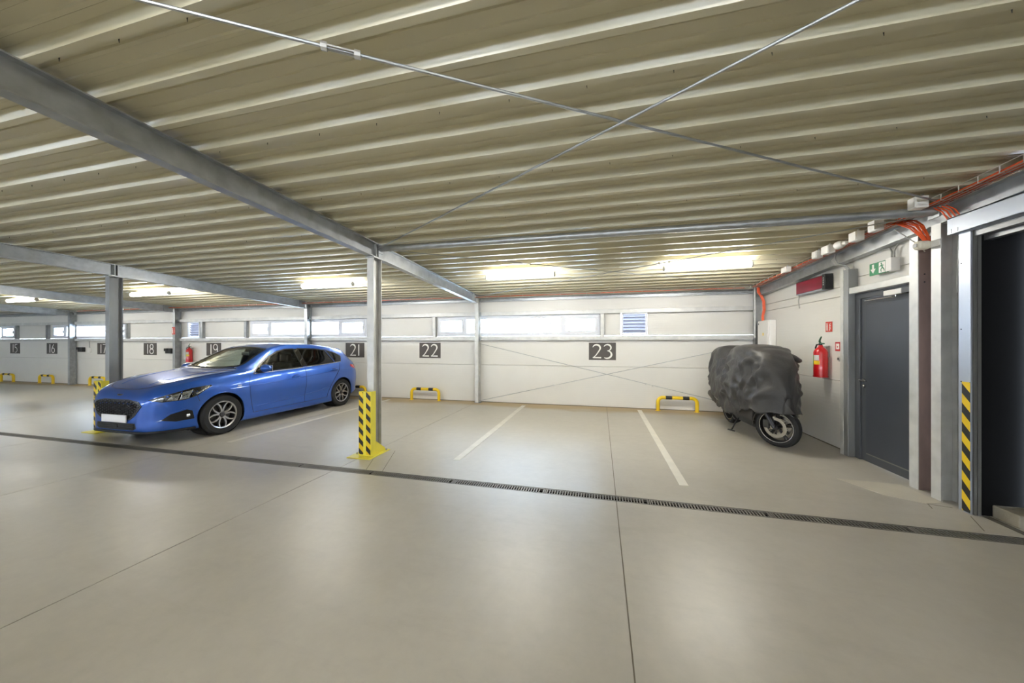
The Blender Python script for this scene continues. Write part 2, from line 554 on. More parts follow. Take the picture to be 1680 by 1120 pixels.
for a, b in ((XL, -26.6), (-22.42, -20.15), (-16.1, -13.17), (-12.62, -10.57), (-6.38, -4.20), (0.0, 0.47), (1.05, XR + 0.3)):
    wpanel(a, b, 1.69, 2.215)
bk = MB().box(XL, YB + 0.10, 0.0, XR + 0.3, YB + 0.13, 1.66).box(XL, YB + 0.10, 2.23, XR + 0.3, YB + 0.13, 3.0)
bk.build('panel_core', 'galv_dull', wall_back)
tag(MB().box(XL, YB - 0.004, 0, XR, YB + 0.02, 0.012).build('baseboard_back', mat('base_flashing', (120, 112, 98), 0.7), origin=(0, YB, 0)), 'thin dark flashing along the foot of the long wall', 'baseboard', kind='structure')

# windows
def window(n, x0, x1, label):
    z0, z1 = 1.69, 2.215
    w = thing('window_%d' % n, (x0, YB, z0), label, 'window', kind='structure')
    yf, yb = YB - 0.012, YB + 0.07
    def frame(nm, a, b, c, d, t, y_a, y_b, parent):
        m = MB()
        m.box(a, y_a, c, b, y_b, c + t).box(a, y_a, d - t, b, y_b, d).box(a, y_a, c + t, a + t, y_b, d - t).box(b - t, y_a, c + t, b, y_b, d - t)
        return m.build(nm, 'white_pvc', parent, bevel=0.003)
    frame('window_frame', x0, x1, z0, z1, 0.05, yf, yb, w)
    m1 = x0 + 0.19 * (x1 - x0); m2 = x0 + 0.785 * (x1 - x0)
    for mxx in (m1, m2):
        MB().box(mxx - 0.035, yf, z0 + 0.05, mxx + 0.035, yb, z1 - 0.05).build('mullion', 'white_pvc', w, bevel=0.003)
    for a, b in ((x0 + 0.05, m1 - 0.035), (m2 + 0.035, x1 - 0.05)):
        s = frame('sash', a, b, z0 + 0.05, z1 - 0.05, 0.07, yf - 0.012, yb - 0.02, w)
        MB().box(a + 0.07, YB + 0.02, z0 + 0.12, b - 0.07, YB + 0.03, z1 - 0.12).build('pane', 'glass', s)
        MB().box(b - 0.05, yf - 0.05, z0 + 0.2, b - 0.03, yf - 0.012, z0 + 0.31).build('window_handle', 'white_pvc', s, bevel=0.004)
    MB().box(m1 + 0.035, YB + 0.02, z0 + 0.05, m2 - 0.035, YB + 0.03, z1 - 0.05).build('pane', 'glass', w)
    m = MB()
    m.box(m1 + 0.035, yf, z0 + 0.05, m2 - 0.035, yb, z0 + 0.085).box(m1 + 0.035, yf, z1 - 0.085, m2 - 0.035, yb, z1 - 0.05)
    m.build('glazing_bead', 'white_pvc', w)
    return w
WL = ['long white framed strip window above plates 22 and 23', 'long white framed strip window above the blue car roof',
      'white framed strip window above the 17 plate', 'white framed strip window above plate 15 at the far left']
for i, (a, b) in enumerate(WINS):
    window(i + 1, a, b, WL[i])

# ---- right wall
wall_right = struct('wall_right', 'cream panelled side wall with the grey door and gate', 'wall')
def rpanel(y0, y1, z0, z1):
    MB().box(XR, y0 + 0.001, z0 + 0.003, XR + 0.12, y1 - 0.001, z1 - 0.003).build('wall_panel', 'panel', wall_right, bevel=0.003)
for z0, z1 in ((0.012, 0.972), (0.972, 2.165), (2.165, 2.30), (2.30, 3.2)):
    rpanel(5.64, YB, z0, z1)
rpanel(4.30, 5.64, 2.22, 2.38)
rpanel(4.30, 5.64, 2.38, 3.2)
MB().box(XR + 0.12, 3.98, 0.0, XR + 0.16, 4.62, 3.2).box(XR + 0.12, 5.62, 0, XR + 0.16, YB + 0.2, 3.2).box(XR + 0.12, 4.62, 2.25, XR + 0.16, 5.62, 3.2).build('panel_core', 'galv_dull', wall_right)
MB().box(XR - 0.02, 3.98, 0.0, XR + 0.12, 4.30, 3.2).build('wall_return', mat('grey_flashing', (122, 124, 126), 0.5, 0.2), wall_right)
MB().box(XR + 0.3, YF, 2.48, XR + 0.45, 3.98, 3.5).build('wall_above_gate', mat('dark_flashing', (58, 60, 64), 0.5), wall_right)
MB().box(XR + 0.3, YF, 0, XR + 0.45, 0.2, 2.48).build('wall_panel', 'panel', wall_right)
tag(MB().box(XR - 0.004, 5.64, 0, XR + 0.01, YB, 0.012).build('baseboard_right', mat('base_flashing_side', (120, 112, 98), 0.7), origin=(XR, 7, 0)), 'thin dark flashing along the foot of the side wall', 'baseboard', kind='structure')

# walls out of view close the hall
wall_front = struct('wall_front', 'cream panelled wall across the aisle behind the viewer', 'wall')
for i in range(7):
    a = XL + i * (5.0 + 0.4)
    MB().box(a, YF - 0.12, 0, a + 5.4, YF, 1.69).build('wall_panel', 'panel', wall_front)
    MB().box(a, YF - 0.12, 2.215, a + 5.4, YF, 3.6).build('wall_panel', 'panel', wall_front)
    MB().box(a, YF - 0.12, 1.69, a + 1.6, YF, 2.215).build('wall_panel', 'panel', wall_front)
wall_left = struct('wall_left', 'cream panelled far end wall of the hall', 'wall')
MB().box(XL - 0.12, YF, 0, XL, YB + 0.12, 3.6).build('wall_panel', 'panel', wall_left)

# ================================================================== STEEL FRAME
def ipe(mb, c0, c1, b, h, tw, tf, wdir):
    """I section swept from c0 to c1; wdir = flange width direction"""
    c0, c1, wd = Vector(c0), Vector(c1), Vector(wdir).normalized()
    d = (c1 - c0).normalized()
    hd = d.cross(wd).normalized()
    p = [(-b/2, -h/2), (b/2, -h/2), (b/2, -h/2 + tf), (tw/2, -h/2 + tf), (tw/2, h/2 - tf), (b/2, h/2 - tf), (b/2, h/2), (-b/2, h/2),
         (-b/2, h/2 - tf), (-tw/2, h/2 - tf), (-tw/2, -h/2 + tf), (-b/2, -h/2 + tf)]
    n = len(p)
    vs = [c0 + wd * x + hd * y for x, y in p] + [c1 + wd * x + hd * y for x, y in p]
    fs = [(0, 1, 2, 11), (2, 3, 10, 11), (3, 4, 9, 10), (4, 5, 8, 9), (5, 6, 7, 8)]
    fs += [tuple(i + n for i in f[::-1]) for f in fs]
    fs += [(i, (i + 1) % n, (i + 1) % n + n, i + n) for i in range(n)]
    return mb.add(vs, fs)

BX = [-3.03, -8.28, -13.53, -18.78, -24.03]
BN = ['nearest galvanized steel roof beam, running over the striped column', 'second galvanized steel roof beam, over the column behind the blue car',
      'third galvanized steel roof beam, ending above the extinguisher on the long wall', 'fourth galvanized steel roof beam from the right, far left', 'farthest galvanized steel roof beam at the left edge']
for i, x in enumerate(BX):
    b = thing('roof_beam', (x, 4.2, ZC(4.2) - 0.2), BN[i], 'beam', 'galvanized roof beams', 'structure')
    m = MB()
    ya, yb2 = YF + 0.1, 8.26
    ipe(m, (x, ya, ZC(ya) - 0.1), (x, yb2, ZC(yb2) - 0.1), 0.10, 0.20, 0.0065, 0.010, (1, 0, 0))
    m.build('i_section', 'galv', b)
    st = MB()
    for ys in (4.17, 4.21):
        MB().box(x - 0.048, ys, ZC(ys) - 0.19, x + 0.048, ys + 0.010, ZC(ys) - 0.01).build('stiffener', 'galv', b)
    ep = MB().box(x - 0.06, 7.98, ZC(8) - 0.2, x + 0.06, 8.0, ZC(8) + 0.002).build('end_plate', 'galv', b)

# columns in the aisle line
def column(x, label):
    c = thing('steel_column', (x, 4.2, 0), label, 'column', 'aisle columns', 'structure')
    m = MB()
    zt = ZC(4.2) - 0.205
    ipe(m, (x, 4.19, 0.0), (x, 4.19, zt - 0.012), 0.10, 0.18, 0.006, 0.009, (1, 0, 0))
    m.build('shaft', 'galv_light' if x > -5 else 'galv_dull', c)
    MB().box(x - 0.07, 4.08, zt - 0.012, x + 0.07, 4.30, zt).build('cap_plate', 'galv', c)
    for dx in (-0.03, 0.03):
        for dy in (4.13, 4.17, 4.21):
            MB().lathe([(0.0, -0.02), (0.009, -0.02), (0.009, 0), (0.0, 0)], (x + dx, dy + 0.02, zt - 0.012), 'z', 6).build('bolt', 'galv', c)
column(-3.03, 'galvanized steel column behind the nearer yellow striped guard')
column(-8.28, 'galvanized steel column rising behind the blue car bonnet')

def guard(x, label):
    """angled yellow steel column protector with hazard tape"""
    g = thing('column_guard', (x, 4.05, 0), label, 'column guard', 'column guards')
    yf = 3.975
    x0, x1 = x - 0.085, x + 0.105
    MB().bbox(x0 - 0.11, yf - 0.10, 0, x1 + 0.05, 4.33, 0.012, 0.003).build('base_plate', 'yellow_pale', g)
    sh = MB()
    sh.box(x0, yf, 0.012, x1, yf + 0.012, 0.865)
    sh.box(x0, yf + 0.012, 0.012, x0 + 0.012, yf + 0.10, 0.865)
    sh.box(x1 - 0.012, yf + 0.012, 0.012, x1, yf + 0.10, 0.865)
    sh.build('shield', 'yellow_pale', g, bevel=0.004)
    for xx in (x0, x1 - 0.012):
        MB().prism([(yf + 0.10, 0.012), (4.29, 0.012), (4.27, 0.05), (yf + 0.10, 0.19)], xx, xx + 0.012, 'x').build('gusset', 'yellow_pale', g)
    for a in (x0 + 0.002, x0 + 0.112):
        MB().box(a, yf - 0.0025, 0.03, a + 0.066, yf + 0.001, 0.855).build('hazard_tape', 'hazard_x', g)
    for dx, dy in ((x0 - 0.06, 4.02), (x1 + 0.02, 4.28)):
        MB().lathe([(0, 0.022), (0.012, 0.022), (0.012, 0), (0, 0)], (dx, dy, 0.012), 'z', 6).build('anchor_bolt', 'galv', g)
guard(-3.03, 'yellow black striped column guard nearest the viewer')
guard(-8.28, 'yellow black striped column guard half hidden by the blue car nose')

# columns on the long wall
WC = ['galvanized wall column between plates 22 and 23', 'galvanized wall column rising behind the blue car roof', 'galvanized wall column left of the far fire extinguisher', 'galvanized wall column between plates 16 and 17']
for i, x in enumerate(BX[:4]):
    c = thing('wall_column', (x, 8.37, 0), WC[i], 'column', 'wall columns', 'structure')
    m = MB()
    ipe(m, (x, 8.37, 0), (x, 8.37, ZC(8.37) - 0.005), 0.10, 0.18, 0.006, 0.009, (1, 0, 0))
    m.build('shaft', 'galv_light' if i == 0 else 'galv', c)
    MB().box(x - 0.05, 8.25, 0.0, x + 0.10, 8.40, 0.012).build('foot_plate', 'galv_dull', c)
    for z in (1.63, 2.25, 2.6):
        MB().box(x + 0.05, 8.36, z - 0.045, x + 0.09, 8.43, z + 0.045).build('cleat', 'galv', c)
cc = thing('corner_column', (3.22, 8.36, 0), 'galvanized corner column beside the white cabinet', 'column', None, 'structure')
m = MB(); ipe(m, (3.235, 8.37, 0), (3.235, 8.37, ZC(8.37)), 0.10, 0.16, 0.006, 0.009, (0, 1, 0))
m.build('shaft', 'galv', cc)
MB().tube([(3.145, 8.30, 1.62), (3.145, 8.30, 2.68)], 0.018, 10).build('downpipe', 'galv_light', cc, smooth='auto')

# horizontal rails on the long wall, one per bay
bays = [(-2.98, 3.15, 'right bay above number 23'), (-8.23, -3.08, 'bay of plates 21 and 22'), (-13.48, -8.33, 'bay behind the blue car'), (-18.73, -13.58, 'bay of plates 17 and 18'), (-30, -18.83, 'far left bay of plates 15 and 16')]
for a, b, t in bays:
    for nm, z0, z1, yf in (('lower', 1.585, 1.675, 8.385), ('upper', 2.205, 2.30, 8.385), ('top', 2.565, 2.66, 8.40)):
        m = MB()
        lip = 0.012
        if nm == 'top':
            m.prism([(yf, z0), (YB, z0), (YB, z1), (yf, z1), (yf, z1 - 0.02), (yf + 0.03, z1 - 0.03), (yf + 0.03, z0 + 0.03), (yf, z0 + 0.02)], a, b, 'x')
        else:
            m.box(a, yf, z0, b, yf + 0.003, z1).box(a, yf, z1 - 0.003, b, YB, z1).box(a, yf, z0, b, YB - 0.03, z0 + 0.003)
        tag(m.build('wall_rail', 'galv_light' if nm != 'top' else 'galv', origin=((a + b) / 2, yf, z0)), nm + ' galvanized wall rail in the ' + t, 'rail', 'wall rails', 'structure')
# studs at the window ends and between
studs = [(-4.27, 'left of the 22 and 23 window'), (0.05, 'right of the 22 and 23 window'), (-10.68, 'left of the window above the car roof'), (-12.50, 'right of the far louvre'), (-15.98, 'right of the window above plate 17'), (-20.35, 'left of the window above plate 17'), (-22.25, 'right of the far left window')]
for x, t in studs:
    m = MB().box(x - 0.05, 8.40, 1.676, x - 0.044, YB, 2.204).box(x - 0.05, 8.40, 1.676, x + 0.05, 8.404, 2.204).box(x + 0.044, 8.40, 1.676, x + 0.05, YB, 2.204)
    tag(m.build('wall_stud', 'galv_light' if x > -10 else 'galv', origin=(x, 8.44, 1.676)), 'short galvanized upright ' + t, 'stud', 'wall studs', 'structure')

# right hand edge beam and column, posts of the door
eb = thing('edge_beam', (3.25, 5.5, 2.6), 'galvanized edge beam along the top of the side wall', 'beam', None, 'structure')
m = MB(); ipe(m, (3.22, YF + 0.2, ZC(YF) - 0.15), (3.22, 8.30, ZC(8.3) - 0.15), 0.10, 0.16, 0.006, 0.009, (1, 0, 0)); m.build('i_section', 'galv', eb)
rc = thing('gate_column', (3.19, 4.25, 0), 'pale galvanized column between the door and the gate', 'column', None, 'structure')
m = MB(); ipe(m, (3.205, 4.25, 0), (3.205, 4.25, ZC(4.25) - 0.235), 0.10, 0.13, 0.006, 0.009, (0, 1, 0)); m.build('shaft', 'galv_light', rc)
MB().box(3.27, 4.02, 0, 3.29, 4.30, ZC(4.25) - 0.24).build('side_flashing', mat('grey_sheet', (138, 140, 140), 0.5, 0.3, var=0.06, scale=3), rc)
pl = thing('door_post', (3.22, 5.64, 0), 'galvanized post left of the grey door', 'post', 'door posts', 'structure')
MB().box(3.19, 5.56, 0, 3.30, 5.70, 2.49).build('shaft', 'galv_dull', pl, bevel=0.006)
MB().box(3.185, 5.645, 0, 3.192, 5.705, 2.50).build('flange', 'galv_light', pl)
pr = thing('rusty_post', (3.22, 4.52, 0), 'post right of the grey door with a rust brown side', 'post', 'door posts', 'structure')
MB().box(3.165, 4.475, 0, 3.30, 4.575, 2.60).build('shaft', 'rust', pr, bevel=0.003)
MB().box(3.160, 4.474, 0, 3.167, 4.577, 2.605).build('flange', 'galv_light', pr)
for z in (2.13, 2.21):
    MB().lathe([(0.0, -0.001), (0.008, -0.001), (0.008, 0.003), (0, 0.003)], (3.215, 4.475, z), 'y', 10).build('bolt_hole', 'black', pr)
tag(MB().bbox(3.20, 4.575, 2.155, 3.31, 5.56, 2.235, 0.006).build('door_lintel', 'galv_light', origin=(3.25, 5.06, 2.155)), 'pale galvanized lintel over the grey door', 'lintel', None, 'structure')

# ---- grey door
door = thing('door_1', (3.28, 4.58, 0), 'anthracite grey steel door with lever handle and closer', 'door', None, 'structure')
fr = MB()
fr.box(3.265, 5.47, 0, 3.34, 5.56, 2.08).box(3.265, 4.575, 0, 3.34, 4.615, 2.08).box(3.265, 4.575, 2.08, 3.34, 5.56, 2.152)
fr.build('door_frame', 'anthracite_frame', door, bevel=0.004)
lf = MB().box(3.285, 4.618, 0.004, 3.335, 5.467, 2.077).build('door_leaf', 'anthracite_frame', door, bevel=0.003)
MB().box(3.279, 4.63, 0.11, 3.29, 5.39, 2.0).build('door_panel', 'anthracite', lf, bevel=0.003)
MB().box(3.276, 4.66, 0.10, 3.281, 5.38, 0.112).build('kick_strip', mat('door_strip', (128, 126, 118), 0.5), lf)
hd = MB().lathe([(0, 0), (0.026, 0), (0.026, -0.009), (0, -0.009)], (3.283, 5.425, 1.03), 'x', 18).tube([(3.28, 5.425, 1.03), (3.235, 5.425, 1.03), (3.228, 5.418, 1.03), (3.228, 5.30, 1.03)], 0.0095, 8)
hd.build('door_handle', 'chrome', lf, smooth='auto')
MB().lathe([(0, 0), (0.026, 0), (0.026, -0.012), (0.012, -0.012), (0.012, -0.022), (0, -0.022)], (3.283, 5.425, 0.955), 'x', 18).build('lock_cylinder', 'chrome', lf, smooth='auto')
MB().bbox(3.215, 4.76, 2.055, 3.275, 5.01, 2.115, 0.006).build('door_closer', 'white', door)
MB().bbox(3.215, 4.64, 2.055, 3.275, 4.76, 2.115, 0.006).build('closer_end', 'anthracite_frame', door)
MB().tube([(3.245, 4.88, 2.05), (3.245, 4.88, 2.035), (3.225, 4.90, 2.03), (3.235, 5.33, 2.04), (3.27, 5.345, 2.05)], 0.008, 6).build('closer_arm', 'chrome', door)

# ================================================================== GATE
gate = thing('door_2', (3.2, 3.9, 0), 'wide dark gate opening with silver header and frame', 'gate', None, 'structure')
MB().box(3.15, 3.94, 0, 3.165, 4.045, 2.50).build('frame_post', 'alu', gate, bevel=0.002)
MB().box(3.1475, 3.942, 0.01, 3.151, 4.012, 1.16).build('hazard_tape', 'hazard_y', gate)
for xa, xb_ in ((3.168, 3.186), (3.192, 3.216)):
    MB().box(xa, 3.93, 0, xb_, 3.96, 2.50).build('guide_rail', mat('guide_grey', (124, 124, 120), 0.4, 0.5) if 'guide' not in M else M['guide'], gate)
MB().box(3.10, -1.5, 2.492, 3.115, 4.085, 2.648).box(3.10, -1.5, 2.635, 3.28, 4.085, 2.648).box(3.10, -1.5, 2.492, 3.19, 4.085, 2.50).build('header', 'alu', gate, bevel=0.002)
MB().box(3.17, -1.5, 2.44, 3.215, 3.94, 2.50).box(3.24, -1.5, 2.40, 3.30, 3.94, 2.50).build('top_rail', mat('rail_grey', (120, 121, 122), 0.35, 0.6), gate)
for y in (3.99, 4.05):
    for z in (2.515, 2.535):
        MB().lathe([(0, 0), (0.006, 0), (0.006, -0.003), (0, -0.003)], (3.10, y, z), 'x', 8).build('rivet', 'galv', gate)
for z in (0.5 + 0.66, 1.63, 2.22):
    MB().lathe([(0, 0), (0.005, 0), (0.005, -0.003), (0, -0.003)], (3.15, 4.02, z), 'x', 8).build('rivet', 'black', gate)
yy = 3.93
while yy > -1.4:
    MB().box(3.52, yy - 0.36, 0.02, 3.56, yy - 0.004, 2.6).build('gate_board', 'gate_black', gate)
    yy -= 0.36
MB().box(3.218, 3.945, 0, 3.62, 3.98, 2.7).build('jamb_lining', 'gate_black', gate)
MB().box(3.215, -1.5, 0.001, 3.27, 3.93, 0.004).build('threshold', mat('threshold_dark', (92, 88, 80), 0.7), gate)
tag(MB().bbox(3.29, 3.73, 0, 3.50, 3.935, 0.105, 0.008).build('concrete_kerb', 'old_concrete', origin=(3.4, 3.6, 0)), 'rough concrete kerb block lying in the dark gate opening', 'kerb')

# ================================================================== BRACING
def rod(name, a, b, label, r=0.008, tb=None, m='galv'):
    a, b = Vector(a), Vector(b)
    e = thing(name, tuple(a), label, 'rod', 'bracing rods')
    MB().tube([a, b], r, 8).build('bar', m, e, smooth='auto')
    if tb:
        c = a.lerp(b, tb); d = (b - a).normalized(); n = d.cross(Vector((0, 0, 1))).normalized()
        t = MB()
        for s in (-1, 1):
            t.tube([c - d * 0.075 + n * 0.016 * s, c + d * 0.075 + n * 0.016 * s], 0.005, 6)
            t.tube([c + d * 0.075 * s - d * 0.014, c + d * 0.075 * s + d * 0.014], 0.02, 8)
        t.build('turnbuckle', 'galv_light', e, smooth='auto')
    return e
def zr(y): return ZC(y) - 0.055
rod('brace_rod', (-2.98, 0.36, zr(0.36)), (3.16, 4.19, zr(4.19)), 'pale ceiling brace rod with turnbuckle, from upper left to gate corner', 0.0085, 0.284)
rod('brace_rod', (3.16, 0.42, zr(0.42) - 0.02), (-2.97, 4.19, zr(4.19) - 0.02), 'ceiling brace rod from top right down to the near column head', 0.0085, 0.05)
rod('brace_rod', (-2.98, 4.30, zr(4.3)), (3.12, 8.05, zr(8.05)), 'thin ceiling brace rod from near column to the cabinet corner', 0.007, 0.30)
rod('brace_rod', (3.16, 4.48, zr(4.48) - 0.018), (-2.95, 8.05, zr(8.05) - 0.018), 'thin ceiling brace rod from gate column to the wall column', 0.007, 0.36)
rod('brace_rod', (-2.97, 8.36, 1.50), (3.16, 8.36, 0.10), 'thin wall brace rod falling to the right under plate 23', 0.006, 0.66)
rod('brace_rod', (-2.97, 8.34, 0.05), (3.16, 8.34, 1.50), 'thin wall brace rod rising to the right under plate 23', 0.006, 0.32)
tp = thing('tie_pipe', (0, 4.25, 2.8), 'round galvanized tie pipe under the ceiling from column to gate', 'pipe', None, 'structure')
MB().tube([(-2.975, 4.25, 2.825), (3.12, 4.25, 2.775)], 0.042, 18).build('pipe', 'galv', tp, smooth='auto')
MB().box(-2.985, 4.20, 2.755, -2.972, 4.30, 2.885).box(3.12, 4.19, 2.71, 3.135, 4.31, 2.84).build('end_flange', 'galv', tp)

# ================================================================== LAMPS
def batten(x0, x1, y, label):
    """suspended tube fitting: slim spine on wire clips, round glowing diffuser"""
    z1 = ZC(y) - 0.06
    zc, r = z1 - 0.046, 0.043
    e = thing('ceiling_lamp', ((x0 + x1) / 2, y, z1 - 0.09), label, 'lamp', 'tube lamps')
    MB().bbox(x0 + 0.03, y - 0.018, z1 - 0.008, x1 - 0.03, y + 0.018, z1 + 0.008, 0.003).build('spine', 'grey_plastic', e)
    MB().lathe([(r, 0.025), (r, x1 - x0 - 0.025)], (x0, y, zc), 'x', 18).build('diffuser', 'lamp', e, smooth='auto')
    for xx, d in ((x0, 1), (x1, -1)):
        MB().lathe([(0, 0), (r * 0.8, 0), (r + 0.003, d * 0.012), (r + 0.003, d * 0.03), (r, d * 0.03)], (xx, y, zc), 'x', 18).build('end_cap', 'grey_plastic', e, smooth='auto')
    for xx in (x0 + 0.28, x1 - 0.28):
        MB().tube([(xx, y - 0.02, z1), (xx, y - 0.02, z1 + 0.035), (xx, y, z1 + 0.062)], 0.003, 5).build('clip', 'wire', e)
    MB().tube([(x1 - 0.02, y, z1), (x1 + 0.05, y, z1 + 0.01), (x1 + 0.10, y + 0.01, z1 + 0.05)], 0.005, 5).build('feed_cable', 'grey_plastic', e)
LY = 6.0
batten(0.98, 2.25, LY, 'lit tube lamp on the ceiling above the covered motorcycle')
batten(-2.02, -0.75, LY, 'lit tube lamp on the ceiling above the 22 and 23 window')
batten(-6.10, -4.83, LY, 'lit tube lamp on the ceiling just left of the near column')
batten(-11.25, -9.95, LY, 'lit tube lamp on the ceiling above the blue car windscreen')
batten(-16.25, -14.95, LY, 'lit tube lamp on the ceiling at the far left edge')
for x0, x1, t in ((1.0, 2.27, 'right'), (-2.2, -0.93, 'centre'), (-6.5, -5.23, 'left')):
    batten(x0, x1, -1.3, 'lit tube lamp of the aisle row behind the viewer, ' + t)

# ================================================================== NUMBER PLATES
def ribbon(mb, pts, w0, w1, y, th=0.003):
    """stroke with a calligraphic width: pts 2-D (x,z)"""
    n = len(pts)
    L, Rr = [], []
    for i, p in enumerate(pts):
        a = Vector(pts[max(0, i - 1)]); b = Vector(pts[min(n - 1, i + 1)])
        d = (b - a).normalized(); nn = Vector((-d.y, d.x))
        t = i / (n - 1)
        w = w0 + (w1 - w0) * t if not callable(w0) else w0(t)
        L.append(Vector(p) + nn * w / 2); Rr.append(Vector(p) - nn * w / 2)
    poly = L + Rr[::-1]
    k = len(mb.v)
    vs = [(p.x, y, p.y) for p in L] + [(p.x, y, p.y) for p in Rr] + [(p.x, y + th, p.y) for p in L] + [(p.x, y + th, p.y) for p in Rr]
    fs = []
    for i in range(n - 1):
        fs.append((i, i + 1, n + i + 1, n + i))
        fs.append((2 * n + i, 3 * n + i, 3 * n + i + 1, 2 * n + i + 1))
        fs.append((i, 2 * n + i, 2 * n + i + 1, i + 1))
        fs.append((n + i, n + i + 1, 3 * n + i + 1, 3 * n + i))
    fs += [(0, n, 3 * n, 2 * n), (n - 1, 3 * n - 1, 4 * n - 1, 2 * n - 1)]
    mb.add(vs, fs)
def arc(cx, cz, rx, rz, a0, a1, n=14):
    return [(cx + rx * math.cos(R(a0 + (a1 - a0) * i / n)), cz + rz * math.sin(R(a0 + (a1 - a0) * i / n))) for i in range(n + 1)]
def digit(mb, ch, x, z, w, h, y):
    T = lambda pts: [(x + p[0] * w, z + p[1] * h) for p in pts]
    s = 0.034
    if ch == '1':
        ribbon(mb, T([(0.5, 0.0), (0.5, 1.0)]), s, s, y)
    if ch == '2':
        p = arc(0.45, 0.74, 0.42, 0.25, 165, -25, 16) + [(0.62, 0.42), (0.35, 0.18), (0.05, 0.02)]
        ribbon(mb, T(p), lambda t: 0.012 + 0.030 * math.sin(math.pi * min(1, max(0, t * 0.95))) , 0, y)
        ribbon(mb, T([(0.03, 0.035), (0.98, 0.035)]), 0.026, 0.034, y)
    if ch == '3':
        ribbon(mb, T(arc(0.42, 0.77, 0.40, 0.23, 160, -80, 14)), lambda t: 0.012 + 0.026 * math.sin(math.pi * t), 0, y)
        ribbon(mb, T(arc(0.36, 0.27, 0.52, 0.28, 85, -125, 16)), lambda t: 0.014 + 0.028 * math.sin(math.pi * t), 0, y)
    if ch == '5':
        ribbon(mb, T([(0.18, 0.98), (0.88, 0.98)]), 0.026, 0.026, y)
        ribbon(mb, T([(0.2, 0.98), (0.16, 0.58)]), 0.026, 0.022, y)
        ribbon(mb, T(arc(0.35, 0.30, 0.50, 0.30, 110, -120, 16)), 0.028, 0.024, y)
    if ch == '6':
        ribbon(mb, T(arc(0.5, 0.28, 0.42, 0.28, 0, 360, 24)), 0.027, 0.027, y)
        ribbon(mb, T([(0.72, 1.0), (0.38, 0.75), (0.15, 0.45), (0.08, 0.28)]), 0.024, 0.028, y)
    if ch == '7':
        ribbon(mb, T([(0.05, 0.98), (0.95, 0.98)]), 0.026, 0.026, y)
        ribbon(mb, T([(0.92, 0.98), (0.35, 0.0)]), 0.026, 0.030, y)
    if ch == '8':
        ribbon(mb, T(arc(0.5, 0.25, 0.44, 0.25, 0, 360, 24)), 0.027, 0.027, y)
        ribbon(mb, T(arc(0.5, 0.76, 0.36, 0.24, 0, 360, 24)), 0.027, 0.027, y)
    if ch == '9':
        ribbon(mb, T(arc(0.5, 0.72, 0.42, 0.28, 0, 360, 24)), 0.027, 0.027, y)
        ribbon(mb, T([(0.92, 0.75), (0.92, 0.0)]), 0.028, 0.028, y)
    if ch == '0':
        ribbon(mb, T(arc(0.5, 0.5, 0.46, 0.5, 0, 360, 30)), 0.027, 0.027, y)
PLT = {15: 'first at the left edge', 16: 'left of the far wall column', 17: 'half behind the second column', 18: 'just left of the far extinguisher', 19: 'cut off by the car windscreen', 20: 'barely showing above the car roof', 21: 'right behind the car tail', 22: 'left of the bare wall column', 23: 'largest, under the louvre'}
PLX = {15: -22.475, 16: -20.20, 17: -17.33, 18: -14.96, 19: -12.08, 20: -9.69, 21: -6.77, 22: -4.425, 23: 0.05}
for num, x in PLX.items():
    t = str(num)
    w = 0.31
    p = thing('number_plate', (x, YB, 1.112), 'dark bay number plate reading %s, %s' % (t, PLT[num]), 'sign', 'bay number plates')
    MB().bbox(x - w, YB - 0.008, 1.112, x + w, YB - 0.0005, 1.522, 0.0015).build('board', 'dark_plate', p)
    dm = MB()
    zz, hh = 1.158, 0.32
    if t[0] == '2':
        ww = 0.19 if t[1] != '1' else 0.19
        if t == '21':
            digit(dm, '2', x - 0.16, zz, 0.20, hh, YB - 0.0115); digit(dm, '1', x + 0.04, zz, 0.18, hh, YB - 0.0115)
        elif t == '20':
            digit(dm, '2', x - 0.22, zz, 0.20, hh, YB - 0.0115); digit(dm, '0', x + 0.01, zz, 0.21, hh, YB - 0.0115)
        else:
            digit(dm, '2', x - 0.225, zz, 0.205, hh, YB - 0.0115); digit(dm, t[1], x + 0.03, zz, 0.205, hh, YB - 0.0115)
    else:
        digit(dm, '1', x - 0.20, zz, 0.18, hh, YB - 0.0115); digit(dm, t[1], x - 0.02, zz, 0.20, hh, YB - 0.0115)
    dm.build('digits', 'digit', p)

# ================================================================== WHEEL STOPS
def arch(x, label, w=0.87):
    y = 8.335
    e = thing('wheel_stop', (x, y, 0), label, 'wheel stop', 'yellow wheel stop hoops')
    r, h, rb = 0.038, 0.335, 0.10
    zc = h - r
    pts = [(x - w / 2 + r, y, 0.008)]
    pts += [(x - w / 2 + r + rb - rb * math.cos(R(a)), y, zc - rb + rb * math.sin(R(a))) for a in range(0, 91, 15)]
    pts += [(x + w / 2 - r - rb + rb * math.sin(R(a)), y, zc - rb + rb * math.cos(R(a))) for a in range(0, 91, 15)]
    pts += [(x + w / 2 - r, y, 0.008)]
    MB().tube(pts, r, 14).build('hoop', 'yellow', e, smooth='auto')
    for c in (-0.175, 0.175):
        MB().tube([(x + c - 0.065, y, zc), (x + c + 0.065, y, zc)], r + 0.0015, 14, cap=False).build('black_band', 'black', e, smooth='auto')
    for c in (-1, 1):
        MB().lathe([(0, 0.008), (0.055, 0.008), (0.055, 0), (0, 0)], (x + c * (w / 2 - r), y, 0), 'z', 16).build('foot_plate', 'yellow', e)
arch(1.655, 'yellow wheel stop hoop beside the covered motorcycle')
arch(-4.49, 'yellow wheel stop hoop standing free left of the bare wall column')
arch(-6.72, 'yellow wheel stop hoop peeking out behind the blue car tail')
arch(-17.35, 'yellow wheel stop hoop half hidden by the second column guard')
arch(-20.2, 'yellow wheel stop hoop left of the far wall column')
arch(-22.6, 'yellow wheel stop hoop at the left picture edge')

